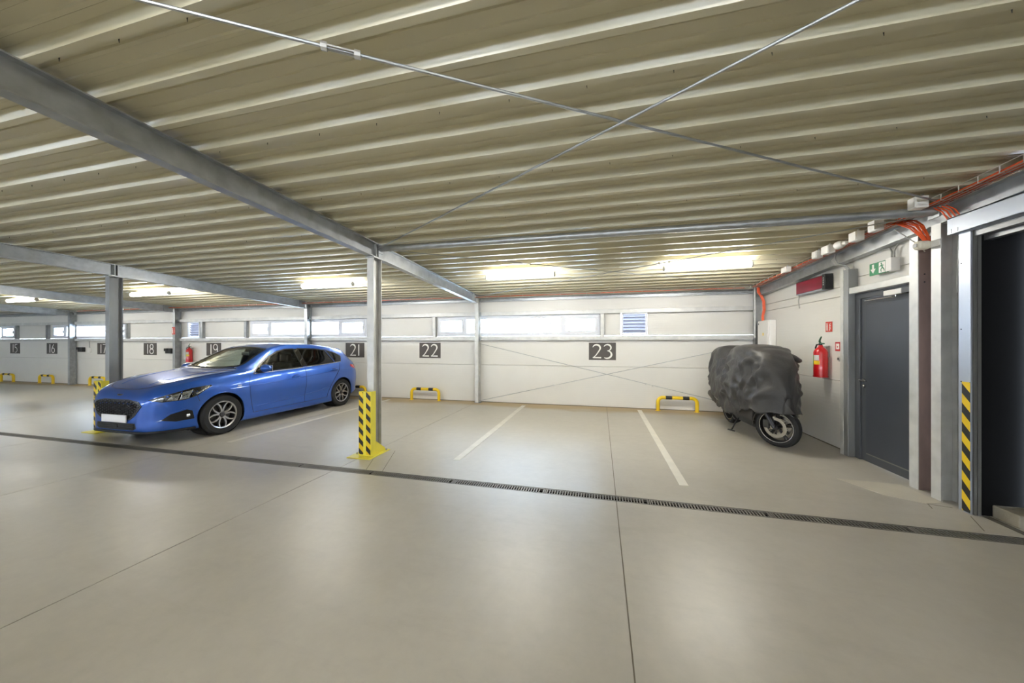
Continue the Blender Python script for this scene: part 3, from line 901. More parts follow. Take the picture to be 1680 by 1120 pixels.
# ================================================================== LOUVRES
def louvre(x0, x1, label):
    z0, z1 = 1.69, 2.215
    e = thing('wall_louvre', (x0, YB, z0), label, 'vent', 'wall louvres')
    m = MB(); t = 0.035
    ya, yb = YB - 0.05, YB + 0.06
    m.box(x0, ya, z0, x1, yb, z0 + t).box(x0, ya, z1 - t, x1, yb, z1).box(x0, ya, z0 + t, x0 + t, yb, z1 - t).box(x1 - t, ya, z0 + t, x1, yb, z1 - t)
    m.build('louvre_frame', 'white_pvc', e, bevel=0.002)
    n = 6
    for i in range(n):
        z = z0 + t + 0.01 + (z1 - z0 - 2 * t) * (i + 0.1) / n
        MB().prism([(YB + 0.05, z), (YB + 0.055, z + 0.004), (YB + 0.0, z + 0.075), (YB - 0.006, z + 0.071)], x0 + t, x1 - t, 'x').build('blade', mat('louvre_blade_%d' % random.randint(0, 1 << 20), (150, 158, 176), 0.35, 0.6) if i == 0 and 'blade' not in M else M.get('blade', M['alu']), e)
M['blade'] = mat('louvre_blade', (140, 142, 152), 0.4, 0.5)
louvre(0.485, 1.04, 'white framed ventilation louvre right of the 23 plate')
louvre(-13.16, -12.63, 'white framed ventilation louvre above the far extinguisher')

# ================================================================== FIRE EXTINGUISHERS AND SIGNS
def extinguisher(loc, facing, label, sc=1.0):
    """built about its hanging axis; facing = unit vector out of the wall"""
    e = thing('fire_extinguisher', loc, label, 'extinguisher', 'fire extinguishers', world=False)
    e.rotation_euler = (0, 0, math.atan2(facing[1], facing[0]) + math.pi / 2)   # local -y faces out
    e.scale = (sc, sc, sc)
    cy = -0.10
    r = 0.085
    pf = [(0.0, 0.0), (0.06, 0.0), (r, 0.015), (r, 0.37), (r * 0.9, 0.40), (r * 0.55, 0.435), (0.03, 0.45), (0.025, 0.475), (0.0, 0.475)]
    MB().lathe(pf, (0, cy, 0), 'z', 28).build('cylinder', 'red', e, smooth='auto')
    MB().lathe([(r + 0.004, 0.0), (r + 0.004, 0.02)], (0, cy, 0.0), 'z', 28).build('foot_ring', 'red', e)
    def band(nm, a0, a1, z0, z1, m):
        n = 8
        vs = []
        for i in range(n + 1):
            a = R(a0 + (a1 - a0) * i / n)
            vs += [((r + 0.0012) * math.cos(a), cy + (r + 0.0012) * math.sin(a), z0), ((r + 0.0012) * math.cos(a), cy + (r + 0.0012) * math.sin(a), z1)]
        MB().add(vs, [(2 * i, 2 * i + 2, 2 * i + 3, 2 * i + 1) for i in range(n)]).build(nm, m, e)
    band('label_white', -162, -122, 0.15, 0.33, mat('label_print', (226, 206, 200), 0.5))
    for q in range(5):
        band('label_line', -158, -126, 0.165 + q * 0.034, 0.18 + q * 0.034, 'red_sign')
    band('label_green', -118, -92, 0.15, 0.33, mat('label_green', (120, 168, 100), 0.5))
    band('label_grey', -88, -40, 0.25, 0.33, mat('label_grey', (214, 210, 206), 0.5))
    band('label_yellow', -88, -34, 0.19, 0.245, mat('label_yellow', (232, 196, 40), 0.5))
    MB().lathe([(0, 0.47), (0.022, 0.47), (0.022, 0.51), (0, 0.51)], (0, cy, 0), 'z', 14).build('valve', 'black_plastic', e)
    MB().tube([(0.0, cy, 0.505), (0.03, cy - 0.03, 0.535), (0.075, cy - 0.045, 0.565), (0.115, cy - 0.05, 0.60)], [0.014, 0.013, 0.011, 0.009], 8).build('lever', mat('green_lever', (52, 96, 70), 0.45), e, smooth='auto')
    MB().tube([(0.0, cy, 0.50), (0.05, cy - 0.02, 0.505), (0.12, cy - 0.02, 0.50)], [0.012, 0.01, 0.009], 8).build('carry_handle', mat('green_handle', (60, 110, 84), 0.45), e, smooth='auto')
    MB().tube([(-0.02, cy, 0.49), (-0.075, cy - 0.01, 0.485), (-0.105, cy - 0.01, 0.44), (-0.108, cy - 0.005, 0.33), (-0.10, cy, 0.16), (-0.095, cy, 0.11)], 0.011, 8).build('hose', 'black_plastic', e, smooth='auto')
    MB().box(-0.03, -0.02, 0.30, 0.03, 0.0, 0.47).box(-0.012, cy, 0.445, 0.012, -0.01, 0.46).build('bracket', 'grey_plastic', e)
    return e
extinguisher((XR, 6.17, 1.0), (-1, 0), 'red fire extinguisher on the side wall near the grey door')
extinguisher((-13.0, YB, 0.90), (0, -1), 'red fire extinguisher on the long wall left of plate 19', 1.0)

def fire_sign(x, y, z, w, h, n, label):
    """small red sign with white extinguisher and flame marks; n = 'x' on side wall, 'y' facing the aisle"""
    e = thing('fire_sign', (x, y, z), label, 'sign', 'fire signs', world=False)
    if n == 'x': e.rotation_euler = (0, 0, R(-90))
    MB().bbox(-w / 2, -0.006, 0, w / 2, 0, h, 0.001).build('board', 'red_sign', e)
    mk = MB()
    mk.bbox(-w * 0.34, -0.008, h * 0.12, -w * 0.14, -0.0055, h * 0.68, 0.0005).box(-w * 0.30, -0.008, h * 0.68, -w * 0.18, -0.0055, h * 0.78).box(-w * 0.40, -0.008, h * 0.78, -w * 0.12, -0.0055, h * 0.84)
    mk.build('extinguisher_mark', 'digit', e)
    fl = MB()
    for i in range(3):
        ribbon(fl, [(w * (0.10 + 0.02 * i), h * (0.15 + 0.22 * i)), (w * 0.22, h * (0.22 + 0.22 * i)), (w * 0.16, h * (0.30 + 0.22 * i)), (w * 0.32, h * (0.38 + 0.22 * i))], w * 0.1, w * 0.05, -0.008, 0.0025)
    fl.build('flame_mark', 'digit', e)
fire_sign(XR - 0.001, 6.155, 1.675, 0.15, 0.15, 'x', 'red fire sign above the extinguisher on the side wall')
fire_sign(-13.53, 8.278, 1.80, 0.14, 0.24, 'y', 'red fire sign on the far wall column')
e = thing('alarm_sign', (XR - 0.001, 5.925, 1.395), 'small red framed white alarm plate beside the door post', 'sign', None, world=False)
e.rotation_euler = (0, 0, R(-90))
MB().bbox(-0.06, -0.02, 0, 0.06, 0, 0.13, 0.003).build('board', 'red', e)
MB().bbox(-0.035, -0.0235, 0.025, 0.035, -0.019, 0.105, 0.001).build('face', 'digit', e)
MB().lathe([(0, -0.0245), (0.012, -0.0245), (0.012, -0.02), (0, -0.02)], (0, 0, 0.06), 'y', 12).build('button', 'red', e)
e = thing('key_switch', (XR - 0.001, 5.86, 1.245), 'round grey switch on the side wall beside the door post', 'switch', None, world=False)
e.rotation_euler = (0, 0, R(-90))
MB().lathe([(0, -0.05), (0.028, -0.05), (0.036, -0.04), (0.036, 0), (0, 0)], (0, 0, 0.04), 'y', 20).build('body', 'grey_plastic', e, smooth='auto')
MB().lathe([(0, -0.054), (0.015, -0.054), (0.015, -0.05), (0, -0.05)], (0, 0, 0.04), 'y', 14).build('lock', 'steel_dark', e)
e = thing('wall_spigot', (XR - 0.001, 6.94, 0.78), 'small grey wall sensor low on the side wall', 'sensor', None, world=False)
e.rotation_euler = (0, 0, R(-90))
MB().lathe([(0, -0.03), (0.015, -0.03), (0.024, -0.02), (0.024, 0), (0, 0)], (0, 0, 0.03), 'y', 14).build('body', 'steel_dark', e, smooth='auto')
MB().lathe([(0, -0.04), (0.009, -0.04), (0.009, -0.03), (0, -0.03)], (0, 0, 0.03), 'y', 10).build('tip', 'grey_plastic', e)

# black sockets on the long wall
def socket(x, z, label, conduit):
    e = thing('wall_socket', (x, YB, z), label, 'socket', 'black sockets')
    MB().bbox(x - 0.13, YB - 0.09, z, x + 0.13, YB, z + 0.17, 0.01).build('box', 'black_plastic', e)
    MB().bbox(x - 0.16, YB - 0.11, z + 0.08, x - 0.02, YB - 0.085, z + 0.17, 0.006).build('lid', 'black_plastic', e)
    if conduit:
        MB().bbox(x + 0.30, YB - 0.05, z - 0.02, x + 0.46, YB, z + 0.15, 0.008).build('junction_box', 'white', e)
        MB().tube([(x + 0.38, YB - 0.02, z + 0.15), (x + 0.38, YB - 0.02, 1.585)], 0.012, 6).build('conduit', 'grey_plastic', e)
socket(-18.42, 1.20, 'black socket with grey conduit left of plate 17', True)
socket(-13.98, 1.17, 'black socket right of plate 18', False)

# exit sign
ex = thing('exit_sign', (3.24, 5.09, 2.33), 'green emergency exit sign with arrow and running figure', 'sign')
MB().bbox(3.215, 4.895, 2.335, 3.30, 4.978, 2.485, 0.004).build('housing', 'white', ex)
MB().bbox(3.222, 4.955, 2.33, 3.236, 5.235, 2.475, 0.002).build('panel', 'green', ex)
xs = 3.2205
def xpoly(mb, pts):
    n = len(pts)
    mb.add([(xs, p[0], p[1]) for p in pts] + [(xs + 0.003, p[0], p[1]) for p in pts],
           [tuple(range(n)), tuple(range(n, 2 * n))[::-1]] + [(i, (i + 1) % n, (i + 1) % n + n, i + n) for i in range(n)])
am = MB()
ya = 5.175
xpoly(am, [(ya - 0.014, 2.46), (ya + 0.014, 2.46), (ya + 0.014, 2.40), (ya - 0.014, 2.40)])
xpoly(am, [(ya - 0.04, 2.405), (ya + 0.04, 2.405), (ya, 2.352)])
am.build('arrow_mark', 'digit', ex)
dmk = MB(); xpoly(dmk, [(4.99, 2.34), (4.99, 2.465), (5.085, 2.465), (5.085, 2.34)]); dmk.build('doorway_mark', 'digit', ex)
xs = 3.219
rm = MB()
def bar2(a, b, w):
    a, b = Vector(a), Vector(b); d = (b - a).normalized(); n = Vector((-d.y, d.x)) * w / 2
    xpoly(rm, [tuple(a - n), tuple(a + n), tuple(b + n), tuple(b - n)])
xpoly(rm, [(5.045 + 0.010 * math.cos(t * 0.785), 2.448 + 0.010 * math.sin(t * 0.785)) for t in range(8)])
bar2((5.045, 2.436), (5.03, 2.40), 0.018); bar2((5.03, 2.40), (5.055, 2.375), 0.012); bar2((5.055, 2.375), (5.045, 2.35), 0.010)
bar2((5.03, 2.40), (5.005, 2.375), 0.012); bar2((5.005, 2.375), (5.0, 2.352), 0.010); bar2((5.045, 2.43), (5.075, 2.41), 0.009); bar2((5.042, 2.43), (5.01, 2.42), 0.009)
rm.build('running_figure', 'green', ex)
for y in (4.92, 4.955):
    MB().tube([(3.26, y, 2.485), (3.26, y, 2.56), (3.26, y - 0.03 if y < 4.93 else y + 0.02, 2.60), (3.26, y - 0.05 if y < 4.93 else y + 0.16, 2.62), (3.255, y - 0.06 if y < 4.93 else y + 0.22, 2.70)], 0.010, 6).build('conduit', 'grey_plastic', ex, smooth='auto')

# dark red display
ds = thing('display_panel', (3.25, 6.43, 2.31), 'dark red display panel high on the side wall', 'display')
MB().bbox(3.20, 6.06, 2.305, 3.285, 6.84, 2.52, 0.005).build('casing', 'black_plastic', ds)
MB().box(3.196, 6.12, 2.325, 3.203, 6.825, 2.508).build('screen', 'maroon', ds)
MB().bbox(3.19, 6.045, 2.30, 3.29, 6.12, 2.525, 0.004).build('end_cap', 'black_plastic', ds)
MB().box(3.195, 6.12, 2.303, 3.29, 6.83, 2.318).build('lower_rail', 'alu', ds)
tm = MB()
for i in range(4):
    zc = 2.36 + i * 0.032
    tm.box(3.187, 6.07, zc, 3.191, 6.095, zc + 0.022)
    tm.box(3.186, 6.078, zc + 0.006, 3.1875, 6.088, zc + 0.016)
tm.build('edge_lettering', 'grey_plastic', ds)
MB().tube([(3.28, 6.80, 2.52), (3.28, 6.78, 2.60)], 0.006, 6).tube([(3.285, 6.93, 2.62), (3.285, 6.93, 2.30), (3.285, 6.95, 2.22), (3.285, 6.92, 2.10)], 0.006, 6).build('power_cable', 'grey_plastic', ds)

# white cabinet in the corner
cb = thing('electric_cabinet', (3.24, 7.97, 1.15), 'white electric cabinet in the corner behind the motorcycle', 'cabinet')
MB().bbox(3.175, 7.74, 1.13, 3.295, 8.24, 1.965, 0.008).build('body', 'white', cb)
MB().bbox(3.165, 7.76, 1.15, 3.177, 8.22, 1.945, 0.004).build('cabinet_door', 'white', cb)
MB().bbox(3.1625, 7.95, 1.66, 3.166, 8.0, 1.715, 0.001).build('warning_sticker', 'yellow', cb)
MB().lathe([(0, 0), (0.012, 0), (0.012, -0.006), (0, -0.006)], (3.165, 8.17, 1.90), 'x', 10).build('lock', 'steel_dark', cb)

# ================================================================== CABLE TRAYS, CABLES, JUNCTION BOXES
def wire_tray(name, pts, side, label, w=0.10, h=0.05, pitch=0.16):
    """wire basket tray: longitudinal wires + U-shaped cross wires. side = unit vector across the tray"""
    e = thing(name, tuple(pts[0]), label, 'cable tray', 'wire cable trays')
    sd = Vector(side)
    upv = Vector((0, 0, 1))
    P = [Vector(p) for p in pts]
    lw = MB()
    for o, z in ((-w / 2, h), (-w / 2, 0), (-w / 6, 0), (w / 6, 0), (w / 2, 0), (w / 2, h)):
        lw.tube([p + sd * o + upv * z for p in P], 0.0042, 5)
    lw.build('long_wires', 'wire', e)['kind'] = 'stuff'
    cw = MB()
    L = (P[1] - P[0]).length
    n = int(L / pitch)
    for i in range(n + 1):
        c = P[0].lerp(P[1], i / n)
        cw.tube([c - sd * w / 2 + upv * h, c - sd * w / 2, c + sd * w / 2, c + sd * w / 2 + upv * h], 0.0042, 5)
    cw.build('cross_wires', 'wire', e)['kind'] = 'stuff'
    return e
ta, tb_ = (3.10, 0.2, ZC(0.2) - 0.075), (3.10, 8.25, ZC(8.25) - 0.075)
wire_tray('cable_tray', (ta, tb_), (1, 0, 0), 'wire cable tray with orange cables along the side wall', 0.12, 0.06)
wire_tray('cable_tray', ((-24.0, 8.18, ZC(8.18) - 0.085), (3.0, 8.18, ZC(8.18) - 0.085)), (0, 1, 0), 'wire cable tray under the ceiling along the long wall', 0.12, 0.05, 0.3)
cbun = thing('cable_bundle', (3.1, 4, 2.8), 'bundle of orange cables lying in the side wall tray', 'cable', 'orange cables')
for i in range(7):
    ox = -0.05 + 0.016 * i
    pts = []
    for k in range(18):
        y = 0.3 + (8.15 - 0.3) * k / 17
        pts.append((3.10 + ox + random.uniform(-0.006, 0.006), y, ZC(y) - 0.066 + random.uniform(0, 0.02)))
    MB().tube(pts, 0.0085, 6).build('cable', 'orange', cbun, smooth='auto')
cb2 = thing('cable_bundle', (0, 8.18, 2.65), 'bundle of orange cables in the tray along the long wall', 'cable', 'orange cables')
for i in range(4):
    pts = []
    for k in range(28):
        x = -18 + 20.9 * k / 27
        pts.append((x, 8.14 + 0.025 * i + random.uniform(-0.006, 0.006), ZC(8.18) - 0.074 + random.uniform(0, 0.012)))
    MB().tube(pts, 0.0045, 6).build('cable', 'orange', cb2, smooth='auto')
cb3 = thing('cable_bundle', (3.12, 8.2, 2.0), 'orange cables dropping into the white corner cabinet', 'cable', 'orange cables')
for i in range(4):
    o = 0.012 * i
    MB().tube([(3.13 + o, 8.15, 2.66), (3.13 + o, 8.13, 2.55), (3.17 + o, 8.10, 2.46), (3.20 + o, 8.08, 2.36), (3.20 + o, 8.06, 2.18), (3.18 + o * 0.8, 8.06, 2.06), (3.18 + o * 0.8, 8.05, 1.96)], 0.009, 6).build('cable', 'orange', cb3, smooth='auto')
cb4 = thing('cable_bundle', (3.12, 4.35, 2.5), 'orange cables fanning down beside the gate column head', 'cable', 'orange cables')
for i in range(8):
    o = 0.016 * i
    j = lambda: random.uniform(-0.008, 0.008)
    MB().tube([(3.04 + o, 4.70 - o, 2.80), (3.05 + o, 4.58 - o * 0.8 + j(), 2.77), (3.085 + o * 0.6, 4.46 - o * 0.6 + j(), 2.69 + j()), (3.11 + o * 0.3, 4.38 - o * 0.4 + j(), 2.57 + j()), (3.13 + o * 0.2, 4.33 - o * 0.15, 2.48)], 0.0058, 6).build('cable', 'orange', cb4, smooth='auto')
cb5 = thing('cable_bundle', (3.2, 4.1, 2.2), 'orange cables dropping between gate column and gate post', 'cable', 'orange cables')
for i in range(4):
    o = 0.018 * i
    MB().tube([(3.10 + o, 4.22 - o, 2.80), (3.12 + o, 4.16 - o, 2.74), (3.15 + o, 4.12 - o, 2.62), (3.22 + o * 0.5, 4.09, 2.48), (3.23 + o * 0.5, 4.08, 2.30), (3.225 + o * 0.5, 4.085, 2.02)], 0.006, 6).build('cable', 'orange', cb5, smooth='auto')
tag(MB().tube([(3.16, 4.16, 2.66), (3.17, 4.13, 2.56), (3.19, 4.10, 2.50), (3.195, 4.10, 2.30), (3.185, 4.10, 2.05), (3.19, 4.10, 1.97)], 0.006, 6).build('loose_cable', 'grey_plastic', origin=(3.18, 4.1, 1.97)), 'thin loose grey cable hanging beside the gate post', 'cable')
tag(MB().tube([(3.05, 4.60, 2.72), (3.09, 4.50, 2.60), (3.13, 4.42, 2.50), (3.15, 4.38, 2.42)], 0.005, 6).build('loose_cable', 'grey_plastic', origin=(3.15, 4.38, 2.42)), 'thin grey cable slanting beside the rusty post top', 'cable')
tag(MB().tube([(3.12, 4.3, 2.80), (3.17, 4.2, 2.72), (3.2, 4.14, 2.62), (3.22, 4.05, 2.66), (3.20, 4.15, 2.70), (3.15, 4.22, 2.81)], 0.006, 6).build('tray_bracket', 'wire', origin=(3.2, 4.1, 2.62)), 'bent wire tray end piece above the gate header', 'bracket')

# junction boxes along the tray
def jbox(x, y, z, sx, sy, sz, label):
    e = thing('junction_box', (x, y, z), label, 'junction box', 'white junction boxes')
    MB().bbox(x - sx / 2, y - sy / 2, z, x + sx / 2, y + sy / 2, z + sz, 0.006).build('box', 'white', e)
    MB().bbox(x - sx / 2 - 0.008, y - sy / 2 + 0.006, z + 0.006, x - sx / 2 + 0.002, y + sy / 2 - 0.006, z + sz - 0.006, 0.002).build('lid', 'white', e)
    MB().lathe([(0, 0.03), (0.011, 0.03), (0.014, 0), (0, 0)], (x + sx / 2 - 0.02, y, z + sz), 'z', 10).build('gland', 'grey_plastic', e)
jbox(2.925, 4.135, 2.775, 0.10, 0.09, 0.11, 'largest white junction box in front of the tie pipe end')
jbox(2.96, 4.71, ZC(4.71) - 0.125, 0.08, 0.11, 0.12, 'white junction box just behind the tie pipe end')
jbox(2.96, 5.01, ZC(5.01) - 0.135, 0.08, 0.13, 0.11, 'white junction box above the exit sign')
jbox(2.96, 5.54, ZC(5.54) - 0.13, 0.08, 0.15, 0.105, 'white junction box left of the white siren')
jbox(2.96, 5.78, ZC(5.78) - 0.125, 0.08, 0.10, 0.10, 'white junction box above the red display')
jbox(2.96, 6.62, ZC(6.62) - 0.12, 0.08, 0.14, 0.085, 'farthest white junction box on the side tray')
sr = thing('alarm_siren', (2.955, 5.31, ZC(5.31) - 0.125), 'rounded white siren between the junction boxes', 'siren')
MB().lathe([(0.0, -0.075), (0.03, -0.07), (0.046, -0.045), (0.05, 0.0), (0.05, 0.03), (0.035, 0.05), (0, 0.05)], (2.955, 5.31, ZC(5.31) - 0.085), 'y', 20).build('shell', 'white', sr, smooth='auto')
MB().lathe([(0, -0.12), (0.02, -0.12), (0.03, -0.06), (0, -0.06)], (2.965, 5.31, ZC(5.31) - 0.085), 'y', 14).build('horn', 'white', sr)
dt = thing('beam_detector', (3.12, 4.30, 2.43), 'cream oblong detector strapped to the gate column', 'detector')
MB().bbox(3.02, 4.27, 2.425, 3.13, 4.345, 2.51, 0.025).build('body', mat('cream_plastic', (226, 220, 200), 0.45), dt)
MB().bbox(3.13, 4.20, 2.44, 3.145, 4.32, 2.50, 0.005).build('strap', 'white', dt)
MB().bbox(3.016, 4.285, 2.45, 3.022, 4.33, 2.485, 0.002).build('lens', 'grey_plastic', dt)
cg = thing('conduit_loops', (3.2, 5.62, 2.5), 'grey conduits looping down onto the left door post', 'conduit')
for i in range(3):
    MB().tube([(3.14 + 0.02 * i, 5.72 + 0.03 * i, 2.74), (3.13, 5.72 + 0.03 * i, 2.66), (3.15, 5.69 + 0.03 * i, 2.58), (3.22, 5.66 + 0.02 * i, 2.56), (3.24, 5.62 + 0.02 * i, 2.50)], 0.010, 6).build('conduit', 'grey_plastic', cg, smooth='auto')

# ================================================================== BLUE CAR
def pchip(keys):
    xs = [k[0] for k in keys]; ys = [k[1] for k in keys]; n = len(xs)
    h = [xs[i + 1] - xs[i] for i in range(n - 1)]; d = [(ys[i + 1] - ys[i]) / h[i] for i in range(n - 1)]
    m = [0.0] * n
    m[0], m[-1] = d[0], d[-1]
    for i in range(1, n - 1):
        if d[i - 1] * d[i] <= 0: m[i] = 0
        else:
            w1, w2 = 2 * h[i] + h[i - 1], h[i] + 2 * h[i - 1]
            m[i] = (w1 + w2) / (w1 / d[i - 1] + w2 / d[i])
    def f(x):
        if x <= xs[0]: return ys[0]
        if x >= xs[-1]: return ys[-1]
        i = 0
        while x > xs[i + 1]: i += 1
        t = (x - xs[i]) / h[i]
        return (2*t**3 - 3*t*t + 1) * ys[i] + (t**3 - 2*t*t + t) * h[i] * m[i] + (-2*t**3 + 3*t*t) * ys[i + 1] + (t**3 - t*t) * h[i] * m[i + 1]
    return f

wm = pchip([(0, .42), (.02, .51), (.06, .595), (.12, .67), (.22, .75), (.36, .815), (.6, .875), (.9, .897), (1.4, .907), (2.2, .912), (3.3, .912), (3.7, .905), (3.95, .885), (4.12, .845), (4.25, .77), (4.33, .67), (4.38, .50)])
zb = pchip([(0, .225), (.04, .19), (.1, .175), (.5, .155), (1.2, .135), (3.3, .14), (3.9, .20), (4.2, .27), (4.33, .33), (4.38, .42)])
zt = pchip([(0, .62), (.02, .685), (.06, .75), (.12, .805), (.22, .862), (.40, .918), (.65, .968), (.9, 1.002), (1.08, 1.022), (1.17, 1.036), (1.45, 1.168), (1.75, 1.312), (1.98, 1.412), (2.15, 1.452), (2.45, 1.482), (2.9, 1.480), (3.35, 1.446), (3.75, 1.388), (3.96, 1.345), (4.02, 1.30), (4.12, 1.17), (4.22, 1.045), (4.29, .965), (4.345, .85), (4.37, .74), (4.38, .60)])
zbelt = pchip([(0, .59), (.02, .65), (.06, .708), (.12, .755), (.22, .802), (.40, .853), (.65, .897), (.9, .925), (1.2, .945), (1.5, .952), (2, .960), (2.6, .972), (3.2, .997), (3.6, 1.02), (3.9, 1.035), (4.1, 1.01), (4.2, .965), (4.28, .90), (4.345, .80), (4.38, .575)])
wb_ = pchip([(0, .36), (.02, .45), (.06, .53), (.12, .60), (.22, .675), (.36, .74), (.6, .795), (.9, .825), (1.2, .842), (1.6, .852), (2.4, .858), (3.2, .852), (3.6, .835), (3.9, .80), (4.1, .755), (4.22, .70), (4.3, .62), (4.38, .44)])
wr_ = pchip([(0, .28), (.06, .44), (.12, .50), (.22, .555), (.4, .60), (.65, .64), (.9, .675), (1.1, .70), (1.2, .705), (1.45, .668), (1.75, .622), (2.0, .592), (2.4, .575), (3.0, .570), (3.4, .558), (3.8, .535), (3.96, .522), (4.05, .54), (4.2, .575), (4.28, .55), (4.345, .47), (4.38, .32)])
zr_ = pchip([(0, .612), (.02, .675), (.06, .738), (.12, .792), (.22, .848), (.40, .903), (.65, .951), (.9, .983), (1.1, 1.002), (1.2, 1.012), (1.45, 1.105), (1.75, 1.250), (2.0, 1.352), (2.2, 1.392), (2.45, 1.416), (2.9, 1.414), (3.35, 1.382), (3.8, 1.325), (3.96, 1.297), (4.02, 1.25), (4.12, 1.13), (4.22, 1.015), (4.29, .945), (4.345, .84), (4.38, .595)])

def lift(z, k=0.05): return z + max(0, z - 0.5) * k
def section(y):
    w, b, t = wm(y), zb(y), lift(zt(y), 0.028)
    ze, we = lift(zbelt(y)), wb_(y)
    zr2, wr2 = lift(zr_(y)), wr_(y)
    lo = min(0.40, b + 0.45 * (ze - b)); mid = min(0.66, b + 0.78 * (ze - b))
    p = [(0, b), (w * 0.5, b), (w * 0.86, b + 0.004), (w * 0.965, b + 0.05), (w * 0.972, lo), (w * 0.992, (lo + mid) / 2 + 0.02), (w, mid), (w * 0.985, mid + 0.55 * (ze - mid) ), (we + 0.004, ze), 
         (0.5 * (we + wr2) + 0.012, 0.5 * (ze + zr2) + 0.004), (wr2, zr2), (wr2 * 0.72, t - (t - zr2) * 0.42), (wr2 * 0.36, t - (t - zr2) * 0.09), (0, t)]
    return p
def catmull(p, sub):
    out = []
    n = len(p)
    for i in range(n - 1):
        p0 = p[max(0, i - 1)]; p1 = p[i]; p2 = p[i + 1]; p3 = p[min(n - 1, i + 2)]
        if i == 0: p0 = (-p[1][0], p[1][1])
        if i == n - 2: p3 = (-p[n - 2][0], p[n - 2][1])
        for k in range(sub):
            t = k / sub
            out.append(tuple(0.5 * ((2 * p1[c]) + (-p0[c] + p2[c]) * t + (2*p0[c] - 5*p1[c] + 4*p2[c] - p3[c]) * t*t + (-p0[c] + 3*p1[c] - 3*p2[c] + p3[c]) * t**3) for c in (0, 1)))
    out.append(p[-1])
    return out
stations = [0, .008, .02, .035, .055, .08, .11, .145, .185, .23, .28, .33, .39]
y = .45
while y < 3.9: stations.append(round(y, 3)); y += 0.055
stations += [3.93, 3.96, 3.99, 4.02, 4.06, 4.10, 4.14, 4.18, 4.22, 4.255, 4.285, 4.31, 4.33, 4.348, 4.362, 4.372, 4.38]
bv, bf = [], []
rows = None
for ys in stations:
    half = catmull(section(ys), 4)
    ring = [(x, ys, z) for x, z in half] + [(-x, ys, z) for x, z in half[-2:0:-1]]
    rows = len(ring)
    bv += ring
ns = len(stations)
for i in range(ns - 1):
    for k in range(rows):
        bf.append((i * rows + k, i * rows + (k + 1) % rows, (i + 1) * rows + (k + 1) % rows, (i + 1) * rows + k))
bf.append(tuple(range(rows))[::-1])
bf.append(tuple((ns - 1) * rows + k for k in range(rows)))
BVH = BVHTree.FromPolygons([Vector(v) for v in bv], bf, epsilon=0.0)

car = thing('car', (-6.95, 3.535, 0), 'parked blue five door hatchback facing the drain', 'car', world=False)
RW, FY, RY = 0.325, 0.87, 3.60

def car_project(poly, mode, off, side=1, grid=0.05, th=0.0):
    """outline polygon -> patch lying on the body. mode: 'side' (y,z), 'front' (x,z), 'top' (x,y), 'diagf'/'diagr' (t,z), 'rear' (x,z)"""
    bm = bmesh.new()
    vs = [bm.verts.new((p[0], p[1], 0)) for p in poly]
    bm.faces.new(vs)
    x0, x1 = min(p[0] for p in poly), max(p[0] for p in poly)
    y0, y1 = min(p[1] for p in poly), max(p[1] for p in poly)
    for a, lo, hi in ((0, x0, x1), (1, y0, y1)):
        t = lo + grid
        while t < hi - 1e-4:
            no = (1, 0, 0) if a == 0 else (0, 1, 0)
            bmesh.ops.bisect_plane(bm, geom=list(bm.verts) + list(bm.edges) + list(bm.faces), plane_co=(t if a == 0 else 0, t if a == 1 else 0, 0), plane_no=no)
            t += grid
    q = math.sqrt(0.5)
    out = []
    nrm = []
    for v in bm.verts:
        a, b = v.co.x, v.co.y
        if mode == 'side': o, d = Vector((side * 3, a, b)), Vector((-side, 0, 0))
        elif mode == 'front': o, d = Vector((a * side, -3, b)), Vector((0, 1, 0))
        elif mode == 'rear': o, d = Vector((a * side, 8, b)), Vector((0, -1, 0))
        elif mode == 'top': o, d = Vector((a * side, b, 4)), Vector((0, 0, -1))
        elif mode == 'diagf': o, d = Vector((side * (a * q + 3 * q), a * q - 3 * q, b)), Vector((-side * q, q, 0))
        else: o, d = Vector((side * (a * q + 3 * q), 4.38 - a * q + 3 * q, b)), Vector((-side * q, -q, 0))
        h, n, i, ds_ = BVH.ray_cast(o, d)
        if h is None:
            hh = BVH.find_nearest(o + d * 3); h, n = hh[0], hh[1]
        if n.dot(d) > 0: n = -n
        out.append(h + n * off); nrm.append(n)
    bm.verts.index_update()
    fs = [[v.index for v in f.verts] for f in bm.faces]
    mb = MB()
    if th:
        nv = len(out)
        be = [(e.verts[0].index, e.verts[1].index) for e in bm.edges if len(e.link_faces) == 1]
        mb.add(list(out) + [o - n * th for o, n in zip(out, nrm)], fs + [[i + nv for i in f[::-1]] for f in fs] + [(a, b, b + nv, a + nv) for a, b in be])
    else:
        mb.add(out, fs)
    bm.free()
    return mb

def inset(poly, d):
    """offset polygon outward (d>0)"""
    n = len(poly); c = []
    area = sum(poly[i][0] * poly[(i + 1) % n][1] - poly[(i + 1) % n][0] * poly[i][1] for i in range(n))
    s = 1 if area > 0 else -1
    for i in range(n):
        a, b, e = Vector(poly[i - 1]), Vector(poly[i]), Vector(poly[(i + 1) % n])
        d1, d2 = (b - a).normalized(), (e - b).normalized()
        n1, n2 = Vector((d1.y, -d1.x)) * s, Vector((d2.y, -d2.x)) * s
        m_ = (n1 + n2); m_ /= max(0.35, m_.length_squared / 2)
        c.append(tuple(b + m_ * d))
    return c

